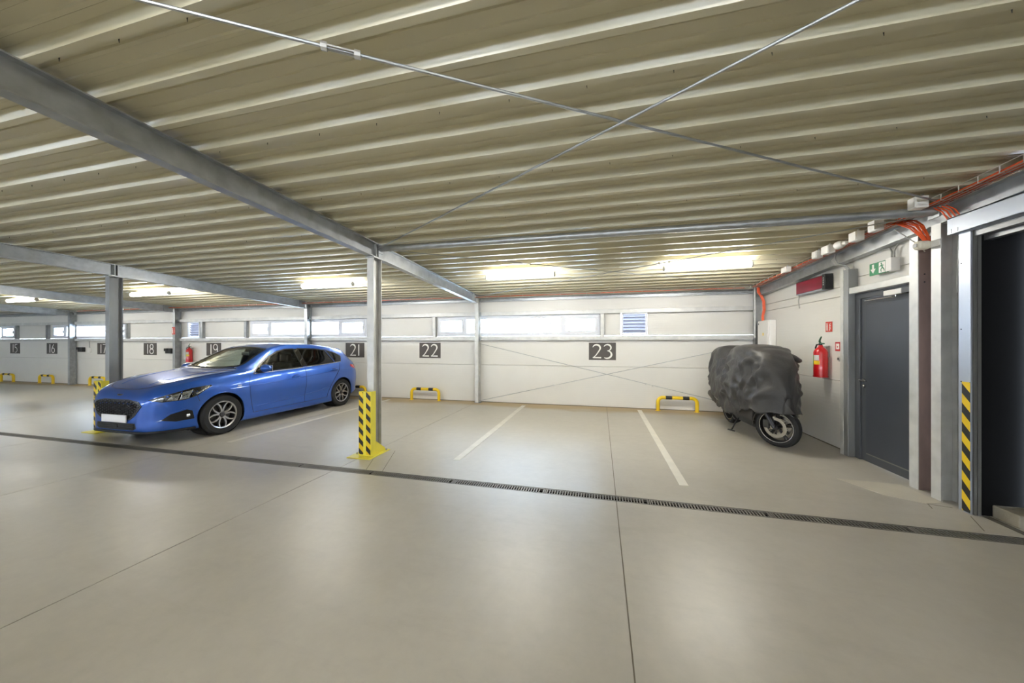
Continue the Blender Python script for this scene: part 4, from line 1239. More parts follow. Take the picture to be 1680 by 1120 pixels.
W_FRONT = [(1.42, .955), (2.475, .992), (2.44, 1.345), (2.25, 1.338), (2.05, 1.295), (1.85, 1.212), (1.62, 1.085)]
W_REAR = [(2.60, .997), (3.40, 1.035), (3.30, 1.305), (3.0, 1.338), (2.57, 1.347)]
W_QUARTER = [(3.445, 1.038), (3.63, 1.06), (3.73, 1.165), (3.62, 1.235), (3.345, 1.300)]
W_SHIELD = [(-.60, 1.31), (-.30, 1.225), (0, 1.20), (.30, 1.225), (.60, 1.31), (.625, 1.40), (.53, 1.93), (.27, 1.965), (0, 1.975), (-.27, 1.965), (-.53, 1.93), (-.625, 1.40)]
W_BACK = [(-.50, 1.07), (.50, 1.07), (.455, 1.275), (-.455, 1.275)]
W_FRONT, W_REAR, W_QUARTER, W_BACK = [[(p[0], lift(p[1])) for p in q_] for q_ in (W_FRONT, W_REAR, W_QUARTER, W_BACK)]
ARCH_R = 0.358

# body shell with openings cut exactly along the outlines
bm = bmesh.new()
for v in bv: bm.verts.new(v)
bm.verts.ensure_lookup_table()
for f in bf: bm.faces.new([bm.verts[i] for i in f])
bmesh.ops.recalc_face_normals(bm, faces=bm.faces)
def cut_poly(poly, plane, cond):
    n = len(poly)
    x0, x1 = min(p[0] for p in poly) - .08, max(p[0] for p in poly) + .08
    y0, y1 = min(p[1] for p in poly) - .08, max(p[1] for p in poly) + .08
    def uv(c):
        return (c.y, c.z) if plane == 'side' else ((c.x, c.y) if plane == 'top' else (c.x, c.z))
    for i in range(n):
        a, b = Vector(poly[i]), Vector(poly[(i + 1) % n])
        d = b - a; nn = Vector((d.y, -d.x))
        co = (0, a.x, a.y) if plane == 'side' else ((a.x, a.y, 0) if plane == 'top' else (a.x, 0, a.y))
        no = (0, nn.x, nn.y) if plane == 'side' else ((nn.x, nn.y, 0) if plane == 'top' else (nn.x, 0, nn.y))
        fs = [f for f in bm.faces if cond(f.calc_center_median()) and x0 < uv(f.calc_center_median())[0] < x1 and y0 < uv(f.calc_center_median())[1] < y1]
        g = set(fs)
        for f in fs:
            g.update(f.edges); g.update(f.verts)
        bmesh.ops.bisect_plane(bm, geom=list(g), plane_co=co, plane_no=no, dist=1e-5)
    def inside(p):
        c = False
        for i in range(n):
            a, b = poly[i], poly[(i + 1) % n]
            if (a[1] > p[1]) != (b[1] > p[1]) and p[0] < (b[0] - a[0]) * (p[1] - a[1]) / (b[1] - a[1]) + a[0]: c = not c
        return c
    kill = [f for f in bm.faces if cond(f.calc_center_median()) and inside(uv(f.calc_center_median()))]
    bmesh.ops.delete(bm, geom=kill, context='FACES')
for wp in (W_FRONT, W_REAR, W_QUARTER):
    cut_poly(wp, 'side', lambda c: abs(c.x) > 0.45 and c.z > 0.9)
cut_poly(W_SHIELD, 'top', lambda c: c.z > 0.93)
cut_poly(W_BACK, 'rear', lambda c: c.y > 3.9)
for cy in (FY, RY):
    circ = [(cy + ARCH_R * math.cos(2 * math.pi * i / 28), RW + 0.008 + ARCH_R * math.sin(2 * math.pi * i / 28)) for i in range(28)]
    cut_poly(circ, 'side', lambda c: abs(c.x) > 0.58 and c.z < 0.8)
me = bpy.data.meshes.new('body_shell')
bm.to_mesh(me); bm.free()
for p in me.polygons: p.use_smooth = True
body = bpy.data.objects.new('body_shell', me); COL.objects.link(body); body.parent = car
me.materials.append(M['paint']); me.materials.append(M['car_black'])
md = body.modifiers.new('thickness', 'SOLIDIFY'); md.thickness = 0.015; md.offset = -1; md.material_offset = 1; md.material_offset_rim = 1

def patch(name, poly, mode, off, m, sides=(1,), parent=car, grid=0.05, th=0.0, smooth=True):
    r = []
    for s in sides:
        r.append(car_project(poly, mode, off, s, grid, th).build(name, m, parent, smooth=smooth))
    return r
def ring_patch(name, poly, d0, d1, mode, off, m, sides=(1,), parent=car, th=0.006):
    """strip following an outline"""
    A, B = inset(poly, d0), inset(poly, d1)
    n = len(poly)
    for s in sides:
        mb = MB()
        for i in range(n):
            q = [A[i], A[(i + 1) % n], B[(i + 1) % n], B[i]]
            try:
                sub = car_project(q, mode, off, s, 0.06, th)
                mb.add(sub.v, sub.f)
            except Exception:
                pass
        mb.build(name, m, parent, smooth=False)

# glazing
patch('windscreen', inset(W_SHIELD, 0.01), 'top', -0.004, 'car_glass')
ring_patch('windscreen_seal', W_SHIELD, -0.035, 0.012, 'top', 0.001, 'car_black')
for wp, mm in ((W_FRONT, 'tint_glass'), (W_REAR, 'dark_tint'), (W_QUARTER, 'dark_tint')):
    patch('side_window', inset(wp, 0.008), 'side', -0.004, mm, (1, -1))
    ring_patch('window_seal', wp, -0.008, 0.014, 'side', 0.002, 'car_black', (1, -1))
patch('pillar_trim', [(2.482, 1.017), (2.592, 1.022), (2.562, 1.391), (2.446, 1.389)], 'side', 0.0035, mat('gloss_black_pillar', (14, 14, 16), 0.12, coat=1.0), (1, -1))
patch('rear_window', inset(W_BACK, 0.01), 'rear', -0.003, 'dark_tint')
patch('sill_trim', [(1.40, .946), (2.48, .991), (3.62, 1.058), (3.62, 1.068), (2.48, 1.003), (1.40, .958)], 'side', 0.004, 'chrome', (1, -1), th=0.004)

# front end
GR = [(-.30, .40), (.30, .40), (.39, .46), (.485, .585), (.44, .635), (.25, .662), (-.25, .662), (-.44, .635), (-.485, .585), (-.39, .46)]
gp = patch('grille', GR, 'front', 0.003, 'car_black', grid=0.06)[0]
ring_patch('grille_surround', GR, -0.002, 0.016, 'front', 0.008, 'car_black', th=0.02)
hexm = MB()
rr = 0.020
row = 0
z = 0.425
while z < 0.655:
    xx = -0.46 + (0.045 if row % 2 else 0)
    while xx < 0.46:
        hw = 0.32 + (z - .40) * 0.88 if z < .585 else 0.48 - (z - .585) * 1.2
        if abs(xx) < hw - 0.035:
            pts = []
            for a in range(7):
                px, pz = xx + 0.042 * math.cos(R(60 * a)), z + rr * math.sin(R(60 * a))
                h, n_, i_, d_ = BVH.ray_cast(Vector((px, -3, pz)), Vector((0, 1, 0)))
                if h: pts.append(h + Vector((0, -0.008, 0)))
            if len(pts) == 7: hexm.tube(pts, 0.0045, 4, cap=False)
        xx += 0.09
    z += rr * 1.0
    row += 1
hexm.build('grille_mesh', mat('grille_gloss', (52, 52, 55), 0.25, 0.3), gp)
LG = [(-.36, .235), (.36, .235), (.42, .265), (.40, .335), (-.40, .335), (-.42, .265)]
lg = patch('lower_intake', LG, 'front', 0.003, 'car_black', grid=0.06)[0]
for z in (.262, .288, .314):
    pts = []
    for i in range(17):
        px = -0.38 + 0.76 * i / 16
        h, n_, i_, d_ = BVH.ray_cast(Vector((px, -3, z)), Vector((0, 1, 0)))
        if h: pts.append(h + Vector((0, -0.006, 0)))
    MB().tube(pts, 0.006, 6).build('intake_slat', 'black_plastic', lg)
MB().bbox(-0.045, -0.014, .255, .045, .01, .315, 0.006).build('radar_cover', 'black_plastic', lg)
SP = [(-.52, .19), (.52, .19), (.60, .222), (-.60, .222)]
lip = MB()
lp = []
for i in range(41):
    a = -math.pi / 2 * 0.98 + math.pi * 0.98 * i / 40
    yy = 0.02 + 0.50 * (1 - math.cos(a)) ** 1.4
    h, n_, i_, d_ = BVH.ray_cast(Vector((math.copysign(3, a) if abs(a) > 0.9 else 0.62 * math.sin(a) / math.sin(0.9), yy if abs(a) > 0.9 else -3, 0.215)), Vector((-math.copysign(1, a), 0, 0)) if abs(a) > 0.9 else Vector((0, 1, 0)))
    if h: lp.append((h.x * 1.005, h.y - 0.006, 0.196))
lip.tube(lp, 0.018, 8)
lip.build('splitter', 'black_plastic', car, smooth='auto')
# fog lamp pods
FP = [(.57, .36), (.74, .325), (.93, .335), (.91, .47), (.85, .50), (.68, .45)]
for s in (1, -1):
    fp = patch('fog_pod', FP, 'diagf', 0.003, 'car_black', (s,), grid=0.05)[0]
    ring_patch('fog_surround', FP, -0.004, 0.016, 'diagf', 0.010, 'paint', (s,), parent=car, th=0.014)
    q = math.sqrt(0.5)
    h, n_, i_, d_ = BVH.ray_cast(Vector((s * (0.86 * q + 3 * q), 0.86 * q - 3 * q, 0.40)), Vector((-s * q, q, 0)))
    mb = MB().lathe([(0, -0.014), (0.022, -0.012), (0.028, 0), (0.0, 0.0)], (0, 0, 0), 'y', 14)
    mb.xf(Matrix.Translation(h) @ Matrix.Rotation(s * R(40), 4, 'Z')).build('fog_lamp', 'chrome', fp, smooth='auto')
# headlamps
HL = [(.435, .668), (.60, .632), (.84, .645), (.97, .695), (1.115, .822), (1.10, .838), (.90, .812), (.66, .742)]
for s in (1, -1):
    hb = patch('headlamp', HL, 'diagf', 0.002, mat('headlamp_black', (30, 30, 33), 0.25), (s,), grid=0.05)[0]
    ref = mat('lamp_reflector_%d' % (s + 1), (215, 215, 212), 0.12, 1.0, bump=0.6, bscale=40)
    patch('reflector', [(.64, .645), (.755, .648), (.79, .75), (.70, .725)], 'diagf', 0.006, ref, (s,), parent=hb, grid=0.03, th=0.004)
    patch('reflector', [(.775, .65), (.87, .668), (.92, .785), (.81, .758)], 'diagf', 0.006, ref, (s,), parent=hb, grid=0.03, th=0.004)
    patch('running_light', [(.455, .668), (.60, .642), (.63, .70), (.55, .695)], 'diagf', 0.006, mat('drl_glass_%d' % (s + 1), (200, 202, 204), 0.15, 0.6), (s,), parent=hb, grid=0.04, th=0.003)
    patch('indicator', [(.96, .705), (1.09, .815), (1.085, .827), (.95, .735)], 'diagf', 0.006, ref, (s,), parent=hb, grid=0.04, th=0.003)
    patch('lamp_lens', HL, 'diagf', 0.014, 'lens', (s,), parent=hb, grid=0.05)
# number plate (blank), badge
MB().bbox(-.26, -0.030, .345, .26, -0.014, .455, 0.003).build('licence_plate', mat('blank_plate', (244, 244, 244), 0.4), car)
bd = MB().lathe([(0, -0.004), (0.95, -0.004), (1.0, 0.0), (1.0, 0.004), (0, 0.004)], (0, 0, 0), 'y', 28)
h, n_, i_, d_ = BVH.ray_cast(Vector((0, -3, 0.742)), Vector((0, 1, 0)))
tilt = Matrix.Rotation(R(-48), 4, 'X')
bd.xf(Matrix.Translation(h + n_ * 0.003) @ tilt @ Matrix.Diagonal((0.058, 1, 0.023, 1))).build('badge', mat('badge_blue', (24, 50, 120), 0.2, coat=1), car, smooth='auto')
bt = MB()
bt.tube([Vector((0.058 * math.cos(R(a)), -0.004, 0.023 * math.sin(R(a)))) for a in range(0, 361, 15)], 0.0022, 5)
ribbon(bt, [(-.03, -.004), (-.012, .006), (0, -.003), (.012, .005), (.032, -.001)], 0.004, 0.003, -0.008, 0.003)
bt.xf(Matrix.Translation(h + n_ * 0.003) @ tilt).build('badge_rim', 'chrome', car)
# bonnet shut lines and creases
def seam(name, pts, mode, sides=(1, -1), w=0.006, off=0.0015, m='car_black'):
    q = math.sqrt(0.5)
    for s in sides:
        out = []
        for a, b in pts:
            if mode == 'side': o, d = Vector((s * 3, a, b)), Vector((-s, 0, 0))
            elif mode == 'front': o, d = Vector((a * s, -3, b)), Vector((0, 1, 0))
            elif mode == 'top': o, d = Vector((a * s, b, 4)), Vector((0, 0, -1))
            h, n, i, dd = BVH.ray_cast(o, d)
            if h is not None:
                if n.dot(d) > 0: n = -n
                out.append(h + n * off)
        if len(out) > 1: MB().tube(out, w / 2, 4).build(name, m, car)
def dens(pts, n=8):
    o = []
    for i in range(len(pts) - 1):
        for k in range(n): o.append(tuple(pts[i][c] + (pts[i + 1][c] - pts[i][c]) * k / n for c in (0, 1)))
    return o + [pts[-1]]
seam('bonnet_gap', dens([(0.0, .115), (.25, .125), (.42, .165), (.60, .32)], 6), 'top', w=0.007)
seam('bonnet_gap', dens([(.60, .32), (.69, .62), (.745, .95), (.76, 1.16)], 6), 'top', w=0.007)
seam('door_gap', dens([(1.335, .93), (1.30, .80), (1.315, .60), (1.36, .40), (1.385, .265)], 5), 'side')
seam('door_gap', dens([(2.535, .985), (2.53, .70), (2.50, .45), (2.50, .275)], 5), 'side')
seam('door_gap', dens([(3.56, 1.03), (3.50, .88), (3.36, .72), (3.235, .55), (3.15, .36), (3.12, .28)], 5), 'side')
seam('sill_gap', dens([(1.385, .265), (2.5, .272), (3.12, .28)], 10), 'side')
seam('bumper_gap', dens([(.46, .80), (.50, .70), (.535, .60)], 5), 'side')
seam('side_crease', dens([(.98, .735), (1.5, .755), (2.2, .79), (2.9, .83), (3.5, .875), (4.0, .90)], 6), 'side', w=0.016, off=-0.003, m='paint')
seam('side_crease', dens([(1.45, .37), (2.2, .40), (2.9, .46), (3.15, .51)], 6), 'side', w=0.018, off=-0.003, m='paint')
seam('bonnet_crease', dens([(.30, .22), (.42, .6), (.52, 1.05)], 8), 'top', w=0.03, off=-0.010, m='paint')
# wipers, roof fin, handles, fender badge, fuel flap
wp_ = MB()
def on_top(x_, y_, dz): return BVH.ray_cast(Vector((x_, y_, 4)), Vector((0, 0, -1)))[0] + Vector((0, 0, dz))
wp_.tube([on_top(.60 - .72 * i / 8, 1.27 - .06 * math.sin(i / 8 * 1.6), .012) for i in range(9)], 0.008, 6).tube([on_top(.04 - .62 * i / 8, 1.205 + .085 * i / 8, .012) for i in range(9)], 0.008, 6)
wp_.build('wiper', 'car_black', car)
cowl = MB().tube([on_top(-.66 + 1.32 * i / 12, 1.165 + .09 * abs(-1 + i / 6) ** 1.6, -.012) for i in range(13)], 0.02, 8)
cowl.build('cowl', 'car_black', car)
MB().add([(-.018, 3.55, 1.43), (.018, 3.55, 1.43), (.022, 3.76, 1.395), (-.022, 3.76, 1.395), (0, 3.72, 1.47), (0, 3.75, 1.467)], [(0, 1, 4), (1, 2, 5, 4), (2, 3, 5), (3, 0, 4, 5), (0, 3, 2, 1)]).build('roof_fin', 'paint', car)
for s in (1, -1):
    for hy, hz in ((2.28, .83), (3.33, .89)):
        h, n_, i_, d_ = BVH.ray_cast(Vector((s * 3, hy, hz)), Vector((-s, 0, 0)))
        MB().tube([h + Vector((0, -.10, -.004)), h + Vector((s * .028, -.07, 0)), h + Vector((s * .034, 0, .004)), h + Vector((s * .028, .07, .006)), h + Vector((0, .10, .006))], [.010, .015, .016, .015, .010], 8).build('door_handle', 'paint', car, smooth='auto')
        shade_disc = MB().lathe([(0, 0.0), (1, 0.0)], (0, 0, 0), 'x', 18)  # flat disc, darker than the body paint: shade of the handle recess as colour
        shade_disc.xf(Matrix.Translation(h + Vector((s * .002, 0, .004))) @ Matrix.Diagonal((1, .085, .030, 1))).build('handle_recess_shade', mat('recess_shade_blue_%d_%d' % (s + 1, int(hy)), (14, 38, 110), 0.4), car)
    h, n_, i_, d_ = BVH.ray_cast(Vector((s * 3, 1.13, .775)), Vector((-s, 0, 0)))
    MB().box(h.x - .003, 1.10, .768, h.x + .004, 1.165, .786).build('fender_badge', 'white', car)
    # mirror
    mx = s * 0.985
    bm = bmesh.new(); bmesh.ops.create_uvsphere(bm, u_segments=20, v_segments=12, radius=1)
    for v in bm.verts:
        x_, y_, z_ = v.co
        fy = 0.075 if y_ < 0 else 0.045
        v.co = Vector((mx + s * 0.005 + x_ * 0.115, 1.545 + y_ * fy, 1.045 + z_ * 0.072 * (1 + 0.15 * x_ * -s)))
    bm.verts.index_update()
    MB().add([v.co[:] for v in bm.verts], [[v.index for v in f.verts] for f in bm.faces]).build('mirror_cap', 'paint', car, smooth=True); bm.free()
    MB().tube([(s * .83, 1.50, .985), (s * .90, 1.52, .985), (s * .97, 1.545, .997)], [.030, .028, .026], 8).build('mirror_arm', 'car_black', car, smooth='auto')
    MB().bbox(mx - .095, 1.582, .99, mx + .10, 1.594, 1.10, .004).build('mirror_glass', 'chrome', car)
    # tail lamp
    patch('tail_lamp', [(.52, .865), (.62, .85), (.86, .885), (.93, .93), (.90, .985), (.72, .975), (.56, .945)], 'diagr', 0.004, 'tail', (s,), th=0.006)
patch('rear_plate', [(-.26, .62), (.26, .62), (.26, .73), (-.26, .73)], 'rear', 0.004, 'white')
patch('rear_valance', [(-.60, .33), (.60, .33), (.62, .42), (-.62, .42)], 'rear', 0.004, 'car_black')
patch('roof_spoiler', [(-.50, 3.90), (.50, 3.90), (.48, 4.0), (-.48, 4.0)], 'top', 0.014, 'paint', th=0.02)
# wheel arch lips + inner wells
for s in (1, -1):
    for cy in (FY, RY):
        lp = []
        for a in range(-12, 193, 8):
            py, pz = cy + (ARCH_R + 0.004) * math.cos(R(a)), RW + 0.008 + (ARCH_R + 0.004) * math.sin(R(a))
            h, n_, i_, d_ = BVH.ray_cast(Vector((s * 3, py, pz)), Vector((-s, 0, 0)))
            if h is not None: lp.append(h + Vector((s * -0.004, 0, 0)))
        MB().tube(lp, 0.009, 6).build('arch_lip', 'paint', car, smooth='auto')
        MB().lathe([(ARCH_R - 0.004, s * .88 - s * .03), (ARCH_R - 0.004, s * .56), (0.0, s * .56)], (0, cy, RW + 0.008), 'x', 28).build('wheel_well', 'car_black', car)
# underbody + interior
MB().bbox(-.74, .45, .15, .74, 4.0, .20, .01).build('underbody', 'car_black', car)
MB().box(-.76, 1.0, .24, .76, 4.1, .30).build('cabin_floor', 'car_dark', car)
MB().bbox(-.72, 1.22, .55, .72, 1.62, .93, .04).build('dashboard', 'car_dark', car)
MB().bbox(.20, 1.30, .90, .62, 1.60, .975, .03).build('instrument_hood', 'car_dark', car)
MB().tube([(.40 + .18 * math.cos(R(a)), 1.78 + .07 * math.sin(R(a)), .86 + .165 * math.sin(R(a))) for a in range(0, 361, 20)], .014, 6).tube([(.24, 1.78, .86), (.56, 1.78, .86)], .02, 6).tube([(.40, 1.78, .86), (.40, 1.55, .78)], .03, 6).build('steering_wheel', 'car_black', car)
for sx in (-.38, .38):
    st = MB().bbox(sx - .25, 1.95, .42, sx + .25, 2.45, .58, .05).bbox(sx - .24, 2.38, .55, sx + .24, 2.52, 1.10, .05)
    st.build('front_seat', 'car_dark', car)
    MB().bbox(sx - .13, 2.46, 1.12, sx + .13, 2.55, 1.29, .03).build('headrest', 'car_dark', car)
MB().bbox(-.66, 2.95, .42, .66, 3.45, .58, .05).bbox(-.66, 3.38, .55, .66, 3.52, 1.05, .05).build('rear_seat', 'car_dark', car)
for sx in (-.4, 0, .4):
    MB().bbox(sx - .11, 3.43, 1.05, sx + .11, 3.50, 1.16, .03).build('rear_headrest', 'car_dark', car)
MB().bbox(-.10, 1.93, 1.265, .10, 1.95, 1.33, .008).build('rear_view_mirror', 'car_black', car)

def make_wheel(x, y, s):
    w = thing('wheel', (x, y, RW), world=False); w.parent = car
    MB().lathe([(.215, s * -.09), (.30, s * -.108), (.318, s * -.085), (RW, s * -.06), (RW, s * .06), (.318, s * .088), (.295, s * .108), (.225, s * .098), (.215, s * .085)], (0, 0, 0), 'x', 44).build('tyre', 'tyre', w, smooth='auto')
    MB().lathe([(.222, s * .098), (.226, s * .092), (.205, s * .075), (.195, s * .02), (.19, s * -.09)], (0, 0, 0), 'x', 44).build('rim_barrel', 'rim', w, smooth='auto')
    MB().lathe([(.205, s * .090), (.224, s * .0985), (.230, s * .094), (.226, s * .088)], (0, 0, 0), 'x', 44, closed=True).build('rim_lip', 'rim_face', w, smooth='auto')
    MB().lathe([(0.0, s * .025), (.16, s * .025), (.16, s * .015), (0, s * .015)], (0, 0, 0), 'x', 30).build('brake_disc', 'steel_dark', w)
    MB().lathe([(0.0, s * .082), (.028, s * .082), (.034, s * .076), (.062, s * .070), (.066, s * .03), (0, s * .03)], (0, 0, 0), 'x', 24).build('hub', 'rim', w, smooth='auto')
    for k in range(5):
        a0 = R(90 + 72 * k)
        for dd in (-1, 1):
            sp = MB()
            a_in = a0 + dd * R(9); a_mid = a0 + dd * R(11); a_out = a0 + dd * R(27)
            pts = [(.045, a_in, .074), (.10, a_mid, .080), (.145, a0 + dd * R(14), .084), (.185, a0 + dd * R(20), .086), (.215, a_out, .086)]
            def P(r_, a_, x_, dx, dw):
                t = Vector((0, math.cos(a_), math.sin(a_))); u = Vector((0, -math.sin(a_), math.cos(a_)))
                return Vector((s * (x_ + dx), 0, 0)) + t * r_ + u * dw
            vs, fs = [], []
            for r_, a_, x_ in pts:
                hw = .0125 if r_ < .15 else .011
                vs += [P(r_, a_, x_, 0, -hw), P(r_, a_, x_, 0, hw), P(r_, a_, x_, -.035, hw * 1.3), P(r_, a_, x_, -.035, -hw * 1.3)]
            for i in range(len(pts) - 1):
                for c in range(4):
                    fs.append((i * 4 + c, i * 4 + (c + 1) % 4, i * 4 + 4 + (c + 1) % 4, i * 4 + 4 + c))
            sp.add(vs, fs).build('spoke', 'rim_face' if dd > 0 else 'rim_face', w)
        ab = R(54 + 72 * k)
        MB().lathe([(0, s * .078), (.008, s * .078), (.009, s * .06), (0, s * .06)], (0, .05 * math.cos(ab), .05 * math.sin(ab)), 'x', 6).build('wheel_nut', 'chrome', w)
for s in (1, -1):
    for cy in (FY, RY):
        make_wheel(s * .785, cy, s)

# ================================================================== COVERED MOTORCYCLE
bike = thing('motorcycle', (2.46, 6.6, 0), 'motorcycle parked nose out under a black cover beside the side wall', 'motorcycle', world=False)
bike.rotation_euler = (0, 0, R(2.5))
FWY, RWY = -0.78, 0.80        # local y of wheel axles (front toward -y)
def bike_wheel(name, y, r, w, steer, x=0.0):
    t = thing(name, (x, y, r), world=False); t.parent = bike
    t.rotation_euler = (0, R(-4), steer)
    n = 40
    MB().lathe([(r - .075, -w * .42), (r - .045, -w * .5), (r - .015, -w * .38), (r, 0), (r - .015, w * .38), (r - .045, w * .5), (r - .075, w * .42)], (0, 0, 0), 'x', n).build('tyre', 'tyre', t, smooth='auto')
    MB().lathe([(r - .075, -w * .42), (r - .085, -w * .40), (r - .10, -w * .2), (r - .10, w * .2), (r - .085, w * .40), (r - .075, w * .42)], (0, 0, 0), 'x', n).build('rim', 'black_plastic', t, smooth='auto')
    MB().lathe([(r - .083, -w * .43), (r - .076, -w * .44), (r - .074, -w * .42)], (0, 0, 0), 'x', n, closed=True).build('rim_edge', 'chrome', t)
    for k in range(5):
        a = R(72 * k + 20)
        for d in (-.10, .10):
            MB().tube([(0, .035 * math.cos(a), .035 * math.sin(a)), (0, (r - .095) * math.cos(a + d), (r - .095) * math.sin(a + d))], .011, 6).build('spoke', 'black_plastic', t)
    MB().lathe([(0, -.07), (.035, -.07), (.04, 0), (.035, .07), (0, .07)], (0, 0, 0), 'x', 18).build('hub', 'steel_dark', t, smooth='auto')
    for sx in ((-1, 1) if name == 'front_wheel' else (1,)):
        MB().lathe([(.105, sx * .062), (.148, sx * .062), (.148, sx * .068), (.105, sx * .068)], (0, 0, 0), 'x', 36, closed=True).build('brake_disc', 'chrome', t)
        for k in range(6):
            a = R(60 * k + 10)
            MB().tube([(sx * .065, .04 * math.cos(a), .04 * math.sin(a)), (sx * .065, .10 * math.cos(a + .2), .10 * math.sin(a + .2))], .006, 5).build('disc_carrier', 'steel_dark', t)
    return t
steer = R(38)
fw = bike_wheel('front_wheel', FWY, 0.298, 0.115, steer)
for sx in (-1, 1):
    MB().tube([(sx * .095, 0, 0), (sx * .095, .10, .20), (sx * .095, .24, .50)], [.024, .026, .03], 10).build('fork_leg', 'steel_dark', fw, smooth='auto')
    MB().bbox(sx * .085 - .018, .06, -.02, sx * .085 + .018, .14, .10, .008).build('caliper', 'steel_dark', fw)
fd = []
for i in range(15):
    a = R(-5 + 150 * i / 14)
    fd.append((math.cos(a), math.sin(a)))
vs, fs = [], []
for c, s_ in fd:
    for q in range(7):
        b = R(-75 + 150 * q / 6)
        rr_ = .298 + .035 * math.cos(b) - 0.012
        vs.append((.075 * math.sin(b) / math.sin(R(75)), rr_ * c, rr_ * s_))
for i in range(14):
    for q in range(6):
        fs.append((i * 7 + q, i * 7 + q + 1, (i + 1) * 7 + q + 1, (i + 1) * 7 + q))
fe = MB().add(vs, fs).build('front_fender', mat('gloss_black_fender', (22, 22, 24), 0.2, coat=1), fw, smooth=True)
fe.modifiers.new('t', 'SOLIDIFY').thickness = 0.006
bike_wheel('rear_wheel', RWY, 0.295, 0.17, 0.0)
# lower fairing, engine block, stand, exhaust
MB().add([(-.17, -.42, .30), (.17, -.42, .30), (.19, .35, .30), (-.19, .35, .30), (-.08, -.36, .16), (.08, -.36, .16), (.10, .30, .17), (-.10, .30, .17),
          (-.20, -.50, .55), (.20, -.50, .55), (.22, .45, .55), (-.22, .45, .55)],
         [(4, 5, 6, 7), (0, 1, 5, 4), (1, 2, 6, 5), (2, 3, 7, 6), (3, 0, 4, 7), (8, 9, 1, 0), (9, 10, 2, 1), (10, 11, 3, 2), (11, 8, 0, 3), (8, 11, 10, 9)]).build('lower_fairing', mat('dark_fairing', (40, 41, 44), 0.35), bike, bevel=0.02)
MB().bbox(-.12, .30, .22, .12, .75, .42, .03).build('swingarm', 'steel_dark', bike)
MB().tube([(-.12, .18, .24), (-.20, .16, .12), (-.26, .14, .012)], .012, 8).tube([(-.29, .20, .008), (-.23, .09, .008)], .012, 6).tube([(-.15, .36, .20), (-.17, .20, .18)], .010, 6).build('side_stand', 'black_plastic', bike)
mf = MB().tube([(-.22, .25, .28), (-.24, .45, .30), (-.25, .60, .36)], .025, 10).build('exhaust_pipe', 'steel_dark', bike, smooth='auto')
MB().tube([(-.25, .60, .36), (-.255, .66, .385), (-.27, .80, .44), (-.285, 1.03, .53), (-.287, 1.07, .545)], [.035, .055, .062, .064, .045], 16).build('muffler', mat('satin_muffler', (64, 60, 54), 0.35, 0.6), bike, smooth='auto')
MB().tube([(-.255, .645, .38), (-.258, .68, .395)], .062, 16).build('muffler_band', mat('warm_band', (120, 92, 76), 0.35, 0.7), bike, smooth='auto')
MB().tube([(-.30, .30, .37), (-.31, .62, .46), (-.315, .78, .50)], [.008, .011, .006], 8).build('heat_shield', 'chrome', bike, smooth='auto')

# the cover: lofted drape. s runs from the tail (0) to the nose (1)
cov_s = [0, .03, .08, .16, .26, .34, .42, .50, .58, .66, .74, .82, .88, .94, .98, 1.0]
cy_k = pchip([(0, 1.22), (1, -1.07)])
top_k = pchip([(0, 1.22), (.03, 1.36), (.08, 1.42), (.20, 1.46), (.26, 1.47), (.32, 1.40), (.40, 1.42), (.52, 1.47), (.62, 1.48), (.72, 1.46), (.82, 1.40), (.88, 1.30), (.94, 1.10), (.98, .90), (1, .74)])
hem_k = pchip([(0, .62), (.05, .48), (.15, .42), (.35, .36), (.5, .34), (.62, .38), (.72, .50), (.85, .53), (.95, .53), (1, .52)])
wt_k = pchip([(0, .10), (.03, .19), (.08, .23), (.24, .24), (.30, .17), (.40, .20), (.55, .28), (.66, .30), (.74, .28), (.84, .22), (.92, .14), (1, .04)])
wm_k = pchip([(0, .14), (.03, .25), (.08, .31), (.26, .34), (.45, .35), (.62, .35), (.78, .31), (.88, .24), (.95, .16), (1, .05)])
wh_k = pchip([(0, .10), (.05, .22), (.2, .29), (.45, .29), (.6, .27), (.8, .26), (.92, .22), (1, .07)])
def sridge(n): return 1.12 - math.sqrt(n * n + 0.0144)
NSn, NR = 110, 84
vs, fs = [], []
